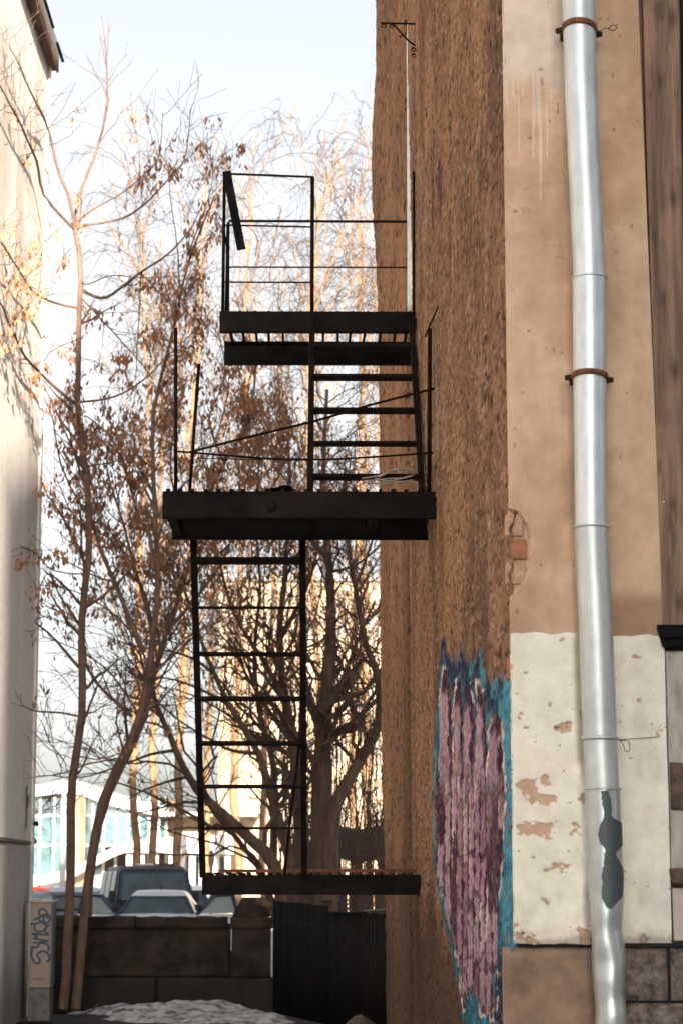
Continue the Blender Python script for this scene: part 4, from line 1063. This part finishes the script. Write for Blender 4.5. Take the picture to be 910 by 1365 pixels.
multi_tube('trunk', [(PC[:5], RC[:5])], M_bark2, tC, [12])
multi_tube('limbs', [(PC[5:], RC[5:])], M_bark2, tC, [8])
c1 = grow(PC, RC, 15, (.7, 2.5), (.5, 1.2), .15, 8, .45, .008, .22, wig=.2, curl=.1)
c2 = grow(c1[0], c1[1], 5.5, (.35, 1.2), (.4, 1.2), .06, 6, .55, .0055, .15, wig=.2)
c3 = grow(c2[0], c2[1], 2.6, (.15, .55), (.4, 1.1), .03, 4, .6, .0042, .15, wig=.15)
o = multi_tube('crown', [c1, c2, c3], M_twig, tC, [5, 4, 3]); props(o, kind='stuff')
densC = lambda x, y: np.clip(np.interp(y, [400, 480, 560, 700, 780, 860, 1000], [.1, .5, 1, .9, .45, .12, .03]) * np.interp(x, [60, 120, 300, 400, 460], [.7, 1, .9, .35, .1]), 0, 1)
lv = leaf_clusters(np.concatenate([c2[0][:, :4], c3[0]]), 7500, (1, 5), (.07, .13), densC, .06, .20)
props(mesh_np('leaves', *lv, M_leaf, tC), kind='stuff')

# ---- second key-bearing tree rising behind, fills the space left of the stair
YD = 33.0
limbsD = [([(117, 1262), (124, 1150), (146, 1058), (190, 966), (210, 880), (236, 800), (262, 720), (285, 640), (330, 560), (340, 480)], 9, 3, 0, .6),
          ([(205, 900), (200, 830), (180, 760), (160, 690), (140, 620), (150, 560)], 6, 2, 0, -1),
          ([(225, 840), (290, 760), (320, 700), (370, 640), (390, 560)], 5, 2, .2, 1),
          ([(210, 880), (195, 800), (160, 730), (100, 690), (75, 640)], 4.5, 1.6, 0, .8),
          ([(262, 720), (230, 640), (235, 560), (250, 500)], 4, 1.6, 0, -.5),
          ([(300, 620), (280, 560), (300, 500), (290, 440)], 3.5, 1.4, .2, .1),
          ([(262, 760), (310, 720), (345, 650), (352, 600)], 3.5, 1.4, .2, -.6),
          ([(206, 905), (180, 850), (140, 810), (90, 785), (55, 780)], 3.5, 1.4, 0, .4),
          ([(190, 960), (150, 900), (110, 870), (60, 850)], 3.5, 1.4, 0, .6),
          ([(205, 900), (250, 850), (290, 830), (340, 800)], 3.5, 1.4, 0, .4)]
PD, RD = limbset(limbsD, YD, 22, seed=15)
tD = thing('key_laden_tree', (-2.2, YD, 0), 'slender tree thick with brown hanging keys behind the middle landing', 'tree')
multi_tube('trunk', [(PD[:1], RD[:1])], M_bark, tD, [9])
multi_tube('limbs', [(PD[1:], RD[1:])], M_bark, tD, [6])
d1 = grow(PD, RD, 18, (.5, 1.9), (.5, 1.1), .2, 8, .5, .006, .3, curl=.2)
d2 = grow(d1[0], d1[1], 3.5, (.25, .8), (.5, 1.1), .1, 6, .6, .0045, .2)
props(multi_tube('crown', [d1, d2], M_twig, tD, [4, 3]), kind='stuff')
densD = lambda x, y: np.clip(np.interp(y, [420, 480, 540, 700, 790, 880], [.2, .6, 1, .95, .4, .05]) * np.interp(x, [60, 130, 330, 410, 440], [.35, .7, 1, .8, .3]), 0, 1)
lv = leaf_clusters(np.concatenate([d1[0][:, ::2][:, :4], d2[0][:, :4]]), 3600, (2, 5), (.065, .125), densD, .07, .20)
props(mesh_np('leaves', *lv, M_leaf, tD), kind='stuff')

# ---- birches beyond the car park
def birch_mesh(seed, H):
    global rng
    keep = rng; rng = np.random.default_rng(seed)
    n = 24; s = np.linspace(0, 1, n)
    wob = np.cumsum(rng.normal(size=(n, 2)), axis=0) * .07; wob -= wob[0]
    T0 = np.stack([wob[:, 0] * 1.2, wob[:, 1], s * H * .93], -1)[None]
    R0 = (np.linspace(.14, .022, n) * (H / 25))[None]
    t1 = grow(T0, R0, 22, (3.2, 7.5), (.35, .75), .5, 10, .42, .022, .28, wig=.10, curl=.15, droop=.05)
    t2 = grow(t1[0], t1[1], 6, (1.2, 3.0), (.4, .9), .05, 8, .55, .015, .2, wig=.2, droop=.25)
    t3 = grow(t2[0], t2[1], 5, (.8, 2.2), (.4, 1.0), -.15, 6, .6, .0065, .15, wig=.2, droop=.7, taper=.6)
    rng = keep
    return (T0, R0), t1, t2, t3
variants = []
for sd, H in ((41, 25), (42, 24), (43, 26)):
    a0, a1, a2, a3 = birch_mesh(sd, H)
    th_ = thing('birch_tree', (0, 0, 0), 'tall bare birch', 'tree')
    multi_tube('trunk', [a0, a1], M_birch, th_, [9, 6])
    props(multi_tube('crown', [a2, a3], M_birchtwig, th_, [4, 3]), kind='stuff')
    variants.append(th_)
def copy_tree(o):
    c = o.copy(); COL.objects.link(c)
    for ch in [x for x in COL.objects if x.parent == o]:
        k = ch.copy(); COL.objects.link(k); k.parent = c
    return c
spots = [(187, 62, .80, 0), (201, 64, .84, 1), (226, 60, .78, 2), (316, 74, 1.0, 0), (352, 80, .98, 1), (398, 72, .96, 2), (428, 70, .94, 1), (478, 76, 1.0, 0), (497, 84, 1.05, 2), (268, 84, .92, 2), (520, 72, .95, 1)]
used = set(); birches = []
for i, (px, Y, sc, v) in enumerate(spots):
    o = variants[v] if v not in used else copy_tree(variants[v]); used.add(v)
    p = at(px, 1170, Y)
    o.location = (p[0], Y, 0); o.rotation_euler = (0, 0, i * 1.7); sc *= 1.1; o.scale = (sc, sc, sc)
    birches.append(o)
for i, o in enumerate(birches):
    if i < 3:
        o['label'] = 'slender birch with spotted orange trunk rising between the dark van and the glass pavilion'; o['group'] = 'birches by the pavilion'
    else:
        o['label'] = 'tall bare birch with fine drooping twigs rising behind the fire escape'; o['group'] = 'birches behind the fire escape'

# ---- thicket of saplings behind the fence
th_n = 80
sp0 = np.array([[rng.uniform(-.7, 2.0), rng.uniform(38, 46), 0] for _ in range(th_n)])
s = np.linspace(0, 1, 9)
TP = sp0[:, None, :] + np.stack([np.cumsum(rng.normal(size=(th_n, 9)) * .05, axis=1), np.cumsum(rng.normal(size=(th_n, 9)) * .05, axis=1), s[None] * np.where(sp0[:, :1] > .1, rng.uniform(2.2, 7.5, (th_n, 1)), rng.uniform(3.0, 7.5, (th_n, 1)))], -1)
TR = np.linspace(.02, .007, 9)[None] * np.ones((th_n, 1))
k1 = grow(TP, TR, 9, (.5, 1.5), (.4, 1.0), .2, 6, .6, .006, .1)
k2 = grow(k1[0], k1[1], 3, (.2, .7), (.4, 1.0), .1, 4, .6, .005, .1)
props(mesh_np('thicket', *merge([tubes(TP, TR, 5), tubes(*k1, 4), tubes(*k2, 3)]), M_twig, None, True, loc=(1, 40, 0)), 'tangled brown thicket of saplings behind the corrugated fence', 'thicket', kind='stuff')

# ================================================================== BACKGROUND BUILDINGS
# glazed pavilion
gb = thing('glass_pavilion', (-9, 92, 0), 'white framed glass pavilion with teal panes beyond the parked cars', 'building')
YG = 92.0
gp = lambda px, py, Y=YG: at(px, py, Y)
xs = [gp(p, 1100)[0] for p in (20, 37, 54, 72.5, 83, 106, 124, 139, 155, 171, 186, 199, 212, 222)]
zr = [gp(60, r)[2] for r in (1168, 1127, 1087, 1062)]
for i in range(len(xs) - 1):
    for j in range(3):
        if j == 0 and i > 6: continue
        box('pane', xs[i] + .06, xs[i + 1] - .06, YG + .06, YG + .09, zr[j] + .05, zr[j + 1] - .05, M_glass, gb)
for x_ in xs: box('mullion', x_ - .05, x_ + .05, YG - .05, YG + .12, .6, zr[3], M_white, gb)
for z_ in zr[:3]: box('transom', xs[0], xs[-1], YG - .03, YG + .055, z_ - .05, z_ + .05, M_white, gb)
V = []; F = []
rp = [(10, 1066, 1052), (60, 1061, 1046), (84, 1058, 1041), (110, 1060, 1042), (140, 1072, 1052), (180, 1082, 1066), (225, 1090, 1076)]
for (px, lo_, hi_) in rp:
    for Y_ in (YG - .5, YG + 14):
        V += [np.array([gp(px, lo_)[0], Y_, gp(px, lo_)[2]]), np.array([gp(px, hi_)[0], Y_, gp(px, hi_)[2]])]
for i in range(len(rp) - 1):
    a = i * 4
    F += [(a, a + 4, a + 5, a + 1), (a + 1, a + 5, a + 7, a + 3), (a + 3, a + 7, a + 6, a + 2), (a + 2, a + 6, a + 4, a)]
F += [(0, 1, 3, 2), tuple(len(V) - 4 + k for k in (0, 2, 3, 1))]
mesh_np('roof', V, F, M_white, gb)
box('inner_wall', xs[0], xs[-1], YG + 6, YG + 6.2, 0, zr[3] + .1, M_brownstone, gb)
box('floor_slab', xs[0] - 2, xs[-1], YG - .02, YG + 6, .0, zr[0] - .06, M_white, gb)
for px in (98, 110): box('orange_pier', gp(px, 1050)[0] - .18, gp(px, 1050)[0] + .18, YG - .3, YG - .06, 0, gp(px, 1050)[2], M_yellow, gb)
# sloping white ramp parapet and lower canopy wing
rmp = [(60, 1168, 1180), (100, 1158, 1172), (130, 1143, 1156), (160, 1128, 1141), (172, 1122, 1137), (270, 1114, 1139), (330, 1114, 1139)]
V = []; F = []
for (px, hi_, lo_) in rmp:
    for Y_ in (YG - 1.6, YG - 1.3):
        V += [np.array([gp(px, lo_)[0], Y_, gp(px, lo_)[2]]), np.array([gp(px, hi_)[0], Y_, gp(px, hi_)[2]])]
for i in range(len(rmp) - 1):
    a = i * 4
    F += [(a, a + 4, a + 5, a + 1), (a + 1, a + 5, a + 7, a + 3), (a + 3, a + 7, a + 6, a + 2), (a + 2, a + 6, a + 4, a)]
F += [(0, 1, 3, 2), tuple(len(V) - 4 + k for k in (0, 2, 3, 1))]
mesh_np('ramp_parapet', V, F, M_white, gb)
x0 = gp(222, 1100)[0]; x1 = gp(345, 1100)[0]
box('wing_wall', x0, x1, YG + .8, YG + 1.0, 0, gp(250, 1090)[2], M_yellow, gb)
box('wing_roof', x0, x1, YG - 1.28, YG + 8, gp(250, 1089)[2], gp(250, 1084)[2], M_white, gb)
for px in (176, 192, 210, 232, 246, 259, 272, 290, 305): box('column', gp(px, 1150)[0] - .12, gp(px, 1150)[0] + .12, YG - 1.25, YG - 1.0, 0, gp(px, 1139)[2], M_white, gb)
for px in (240, 253, 265, 280, 297):
    box('window', gp(px, 1150)[0] - .12, gp(px, 1150)[0] + .14, YG + .74, YG + .79, .7, gp(px, 1142)[2], M_glass, gb)
# tall pale-yellow block behind the old tree
yb = thing('yellow_block', (2, 125, 0), 'sunlit pale yellow apartment block behind the bare trees', 'building')
YY_ = 125.0; xa = at(290, 1100, YY_)[0]; xb = at(610, 1100, YY_)[0]; zt = at(400, 775, YY_)[2]
box('wall', xa, xb, YY_, YY_ + 12, 0, zt, M_yellow, yb)
box('roof', xa - .3, xb + .3, YY_ - .3, YY_ + 12.3, zt, zt + .4, M_tin, yb)
nwx = 7; nwz = 5
for i in range(nwx):
    for j in range(nwz):
        xx = xa + (i + .5) / nwx * (xb - xa); zz = 1.2 + j * (zt - 1) / nwz
        w_ = box('window', xx - .62, xx + .62, YY_ - .06, YY_ - .004, zz, zz + 1.5, M_yellow, yb)
        box('pane', xx - .52, xx + .52, YY_ - .075, YY_ - .065, zz + .1, zz + 1.4, M_hazepane, w_)
# dark tarpaulin-roofed shed behind the fence
sh = thing('tarpaulin_shed', (1.0, 47, 0), 'dark tarpaulin-covered shed behind the old tree and the fence', 'shed')
YS = 47.0
px_ = np.linspace(448, 560, 26); top_ = np.interp(px_, [448, 457, 470, 485, 500, 512, 560], [1098, 1107, 1110, 1111, 1107, 1102, 1090])
V = []
for Y_, dz in ((YS, -.6), (YS, 0), (YS + 1.5, .12), (YS + 3, -.1)):
    for p_, t_ in zip(px_, top_):
        q = at(p_, t_, YS); V.append((q[0], Y_, q[2] + dz + .02 * math.sin(p_ * 1.3)))
mesh_np('tarpaulin', V, grid_faces(4, 26), M_tarp, sh, True)
for px in (452, 480, 508, 540):
    q = at(px, 1112, YS); box('post', q[0] - .05, q[0] + .05, YS + .08, YS + .18, 0, q[2] - .03, M_bark2, sh)
q = at(452, 1130, YS); q2 = at(556, 1130, YS)
for k_ in range(9):
    xx = q[0] + (q2[0] - q[0]) * k_ / 9; box('plank', xx + .01, xx + (q2[0] - q[0]) / 9 - .01, YS + .2, YS + .23, 0, 1.5 + random.random() * .5, M_bark2, sh)

# ================================================================== CARS
def section_loft(name, secs, m_, parent, smooth=True):
    """secs: list of (y, [(x,z)...half profile bottom->top centre])"""
    V = []; n = len(secs[0][1]); k = 2 * n
    for y, pr in secs:
        V += [(x, y, z) for x, z in pr] + [(-x, y, z) for x, z in pr[::-1]]
    F = []
    for i in range(len(secs) - 1):
        for j in range(k):
            F.append((i * k + j, i * k + (j + 1) % k, (i + 1) * k + (j + 1) % k, (i + 1) * k + j))
    F += [tuple(range(k - 1, -1, -1)), tuple((len(secs) - 1) * k + j for j in range(k))]
    return V, F
def car(name, label, paint_m, px, py_ref, Y, rot=0., van=False, doors=False, group=None, hw=.83, H=1.45, L=4.2):
    p = at(px, py_ref, Y); base = np.array([p[0], Y, .05])
    t = thing(name, tuple(base), label, 'van' if van else 'car', group); t.rotation_euler = (0, 0, rot)
    W2 = hw
    def add(nm, V, F, m_, par=t, sm=False, bv=0):
        o = mesh_np(nm, np.array(V) + base, F, m_, par, sm)
        if bv: bevel(o, bv, 2)
        return o
    zb, zbelt = .28, (.98 if not van else 1.12)
    hood = .86 if not van else 1.05
    wr = W2 * (.70 if not van else .86)
    if van: ys = [(-2.35, .55), (-2.28, hood - .12), (-1.75, hood), (-1.6, zbelt), (-1.05, H - .1), (-.75, H), (2.2, H), (2.35, H - .12)]
    else: ys = [(-2.05, .5), (-2.0, hood - .18), (-1.3, hood), (-1.05, hood + .05), (-.35, H - .05), (.0, H), (1.0, H - .02), (1.75, zbelt + .05), (2.1, hood)]
    secs = []
    for y, zt in ys:
        zs_ = min(zbelt, zt - .02); shoulder = zt - .055 if zt > zbelt + .1 else zt - .01
        f = np.clip((zt - zbelt) / max(.1, H - zbelt), 0, 1); ws = W2 + (wr - W2) * f
        e = 1 - .10 * max(0, (abs(y) - 1.7) / .6)
        secs.append((y, [(W2 * .9 * e, zb), (W2 * e, zb + .16), (W2 * e, min(.7, zs_ - .03)), (W2 * .975 * e, zs_), (ws * .985 * e, shoulder), (ws * .86 * e, zt), (0.001, zt + .02)]))
    b_ = add('body', *section_loft('body', secs, None, None), paint_m, sm=False); bevel(b_, .03, 3); b_.data.polygons.foreach_set('use_smooth', np.ones(len(b_.data.polygons), bool))
    # glass, slightly proud, rounded corners
    def pane(nm, q, m_=M_darkglass, par=None):
        q = np.array(q, float); nrm = np.cross(q[1] - q[0], q[3] - q[0]); nrm /= np.linalg.norm(nrm)
        V = [*(q + nrm * .012), *(q - nrm * .01)]
        return add(nm, V, [(0, 1, 2, 3), (7, 6, 5, 4), (0, 4, 5, 1), (1, 5, 6, 2), (2, 6, 7, 3), (3, 7, 4, 0)], m_, par or b_, bv=.008)
    (ya, za), (yb_, zb_) = ((-1.6, zbelt), (-1.05, H - .1)) if van else ((-1.05, hood + .05), (-.35, H - .05))
    la = lambda t_: (ya + (yb_ - ya) * t_, za + (zb_ - za) * t_)
    y0, z0 = la(.08); y1, z1 = la(.90 if van else .76)
    w0 = W2 * (.86 if van else .90); w1 = wr * (.97 if not van else .90)
    pane('windscreen', [(-w0, y0, z0 + .02), (w0, y0, z0 + .02), (w1, y1, z1 + .012), (-w1, y1, z1 + .012)])
    for s in (-1, 1):
        bar('windscreen_pillar', base + (s * (w0 + .03), y0 - .03, z0 + .02), base + (s * (w1 + .03), y1 - .01, z1 + .015), .06, .05, MATS['door_blue'], b_)
    bar('windscreen_top', base + (-w1 - .03, y1 - .0, z1 + .03), base + (w1 + .03, y1 - .0, z1 + .03), .045, .04, MATS['door_blue'], b_, side=(0, 1, 0))
    for s in (-1, 1):
        segs = [(-.95, -.05), (.05, 1.0), (1.1, 2.1)] if van else [(-.55, .15), (.22, .95)]
        for (a_, c_) in segs:
            za_, zc_ = zbelt + .03, H - .13
            xb_ = W2 * 1.0; xt_ = wr * 1.02
            sl = .0 if van else .22
            q = [(s * xb_, a_ - (sl if a_ == segs[0][0] else 0), za_), (s * xb_, c_, za_), (s * xt_, c_ - .02, zc_), (s * xt_, a_ + .12, zc_)]
            if s < 0: q = q[::-1]
            if not (doors and a_ == segs[0][0]): pane('side_window', q)
        # mirrors
        m0 = add('mirror', boxv(s * (W2 + .06) - .07, s * (W2 + .06) + .07, -1.05 + (.0 if not van else -.25), -.97 + (.0 if not van else -.25), zbelt + .04, zbelt + (.17 if not van else .30)), BOXF, M_rubber, t, bv=.025)
        add('headlight', boxv(s * W2 * .70 - .17, s * W2 * .70 + .17, ys[0][0] - .03, ys[0][0] + .10, .58, .74), BOXF, M_white, t, bv=.03)
        for yw in (-1.35, 1.3):
            th = np.arange(20) * 2 * math.pi / 20; V = []
            for xo in (s * (W2 - .17), s * (W2 + .01)):
                V += [(xo, yw + .31 * math.cos(a_), .26 + .31 * math.sin(a_)) for a_ in th]
            F = [tuple(range(20)), tuple(range(39, 19, -1))] + [(i, (i + 1) % 20, 20 + (i + 1) % 20, 20 + i) for i in range(20)]
            w_ = add('wheel', V, F, M_rubber, t, bv=.02)
            V = []
            for xo, r_ in ((s * (W2 - .02), .19), (s * (W2 + .016), .17)): V += [(xo, yw + r_ * math.cos(a_), .26 + r_ * math.sin(a_)) for a_ in th]
            add('rim', V, F, M_tin, w_)
        if doors:
            # open front door, hinged at the screen pillar
            hx, hy = s * W2, -1.0; an = math.radians(62)
            dx, dy = s * math.sin(an), math.cos(an)
            dpt = lambda u, z: (hx + dx * u, hy + dy * u, z)
            tx, ty = dy * .03, -dx * .03
            def slab(nm, pts, par, m_, k=1.0):
                V = [(a_ + tx * k, b + ty * k, c_) for a_, b, c_ in pts] + [(a_ - tx * k, b - ty * k, c_) for a_, b, c_ in pts]; n_ = len(pts)
                F = [tuple(range(n_)), tuple(range(2 * n_ - 1, n_ - 1, -1))] + [(i, i + n_, (i + 1) % n_ + n_, (i + 1) % n_) for i in range(n_)]
                return add(nm, V, F, m_, par)
            d_ = slab('door', [dpt(.02, .35), dpt(.98, .35), dpt(1.0, .95), dpt(.02, .93)], t, paint_m)
            for q in (((.02, .93), (.42, 1.33)), ((.42, 1.33), (.86, 1.36)), ((.86, 1.36), (.99, .95))):
                a_, c_ = q; bar('window_frame', np.array(dpt(*a_)) + base, np.array(dpt(*c_)) + base, .085, .06, MATS['door_blue'], d_)
            slab('door_window', [dpt(.06, .96), dpt(.96, .96), dpt(.84, 1.33), (dpt(.43, 1.30))], d_, M_doorglass, .15)
    zt_ = H + .02
    if van:
        for (xx, yy) in ((-.2, .4), (.35, .6)): add('roof_vent', boxv(xx, xx + .4, yy, yy + .5, zt_ - .02, zt_ + .05), BOXF, M_white if xx < 0 else M_rubber, t, bv=.02)
        bar('wiper', base + (-.5, -1.57, zbelt + .07), base + (.05, -1.55, zbelt + .11), .02, .02, M_rubber, b_)
        bar('wiper', base + (.1, -1.57, zbelt + .07), base + (.65, -1.55, zbelt + .11), .02, .02, M_rubber, b_)
        add('grille', boxv(-.5, .5, -2.37, -2.33, .62, .86), BOXF, M_rubber, t, bv=.01)
    else:
        tube('antenna', [base + (.02, -.02, zt_ - .02), base + (.02, .02, zt_ + .12)], .012, M_rubber, b_, 5)
        tube('antenna_base', [base + (.02, -.06, zt_ - .03), base + (.02, .04, zt_ + .01)], .03, M_rubber, b_, 6)
        add('grille', boxv(-.35, .35, -2.07, -2.03, .55, .68), BOXF, M_rubber, t, bv=.01)
    add('bumper', boxv(-W2 * .93, W2 * .93, ys[0][0] - .06, ys[0][0] + .12, .28, .50), BOXF, M_rubber if van else paint_m, t, bv=.04)
    add('number_plate', boxv(-.26, .26, ys[0][0] - .075, ys[0][0] - .065, .36, .47), BOXF, M_white, t)
    return t
M_doorglass = mat('clear_door_glass', (.30, .34, .32), (.22, .25, .24), .1, scale=2)
paint('door_blue', (.018, .035, .06), 0)
p_silver = paint('silver_paint', (.60, .63, .67), .1); p_van = paint('navy_van_paint', (.014, .016, .022), 0, .45, .2); p_red = paint('red_paint', (.42, .05, .03)); p_dark = paint('black_paint', (.03, .033, .04)); p_white = paint('white_paint', (.66, .66, .66), 0); p_grey = paint('grey_paint', (.22, .24, .27))
car('parked_car', 'silver hatchback with both front doors open behind the concrete wall', p_silver, 214, 1200, 49.5, .0, doors=True, hw=.82, H=1.44)
car('parked_van', 'dark van with raised windscreen parked behind the silver hatchback', p_van, 197, 1180, 57.0, .21, van=True, hw=.98, H=2.02)
car('parked_car', 'red hatchback parked near the glass pavilion', p_red, 52, 1180, 74, 1.2, H=1.5)
car('parked_car', 'black saloon car parked behind the two-stemmed maple', p_dark, 92, 1180, 58, .5, H=1.4)
car('parked_car', 'grey car parked in front of the pavilion beside the red one', p_grey, 92, 1180, 76, 1.4, H=1.5)
car('parked_car', 'pale blue car parked between the maple stems', paint('pale_blue_paint', (.4, .46, .55)), 120, 1180, 68, 1.5, H=1.5)
car('parked_car', 'white car parked beyond the dark van', p_white, 247, 1180, 66, -.1, H=1.55, hw=.86)
# pole and oval sign
lp = thing('white_pole', (at(83, 1190, 70)[0], 70, 0), 'slender white pole standing by the pavilion cars', 'pole')
tube('shaft', [(at(83, 1190, 70)[0], 70, 0), (at(83, 1190, 70)[0], 70, at(83, 1040, 70)[2])], [.10, .07], M_white, lp, 10)
tube('foot', [(at(83, 1190, 70)[0], 70, 0), (at(83, 1190, 70)[0], 70, .25)], .16, M_white, lp, 10)
sg = thing('oval_sign', (at(282, 1190, 55)[0], 55, 0), 'small oval dark sign on a post seen past the lower ladder', 'sign')
c0 = at(282, 1145, 55); th = np.arange(24) * 2 * math.pi / 24
V = [(c0[0] + .075 * math.cos(a_), 55 - .02, c0[2] + .22 * math.sin(a_)) for a_ in th] + [(c0[0] + .075 * math.cos(a_), 55.02, c0[2] + .22 * math.sin(a_)) for a_ in th]
mesh_np('plate', V, [tuple(range(24)), tuple(range(47, 23, -1))] + [(i, i + 24, (i + 1) % 24 + 24, (i + 1) % 24) for i in range(24)], mat('mauve_sign', (.16, .10, .10), None, .6), sg)
tube('post', [(c0[0], 55.05, 0), (c0[0], 55.05, c0[2] + .1)], .03, M_tin, sg, 8)

# ================================================================== HOUSE ACROSS THE YARD (behind the viewpoint; throws the yard's shade)
ob = thing('mansard_house', (14, -12, 0), 'tall mansard-roofed brick house across the yard behind the viewpoint', 'house')
YB0, YB1 = -6.0, -12.0
E0 = XL + (25.35 - YB1) * SUN_K
M_obrick = mat('yellow_brick', (.50, .42, .33), (.42, .35, .27), .9, scale=3)
zE = 5.9 + (26.3 - YB1) * math.hypot(1, SUN_K) * math.tan(SUN_EL)
box('wall', E0, E0 + 26, YB1, YB0, 0, zE, M_obrick, ob)
sl = .30; HM = 7.0
mesh_np('mansard_roof', [(E0, YB1, zE), (E0 + 26, YB1, zE), (E0 + 26, YB0, zE), (E0, YB0, zE), (E0 + HM * sl, YB1 + .6, zE + HM), (E0 + 26, YB1 + .6, zE + HM), (E0 + 26, YB0 - .6, zE + HM), (E0 + HM * sl, YB0 - .6, zE + HM)], BOXF, M_tin, ob)
for i in range(6):
    for j in range(4):
        xx = E0 + 2 + i * 4; zz = 1.2 + j * 3.3
        w_ = box('window', xx, xx + 1.2, -5.985, -5.93, zz, zz + 1.8, M_white, ob)
        box('pane', xx + .1, xx + 1.1, -5.925, -5.91, zz + .1, zz + 1.7, M_darkglass, w_)
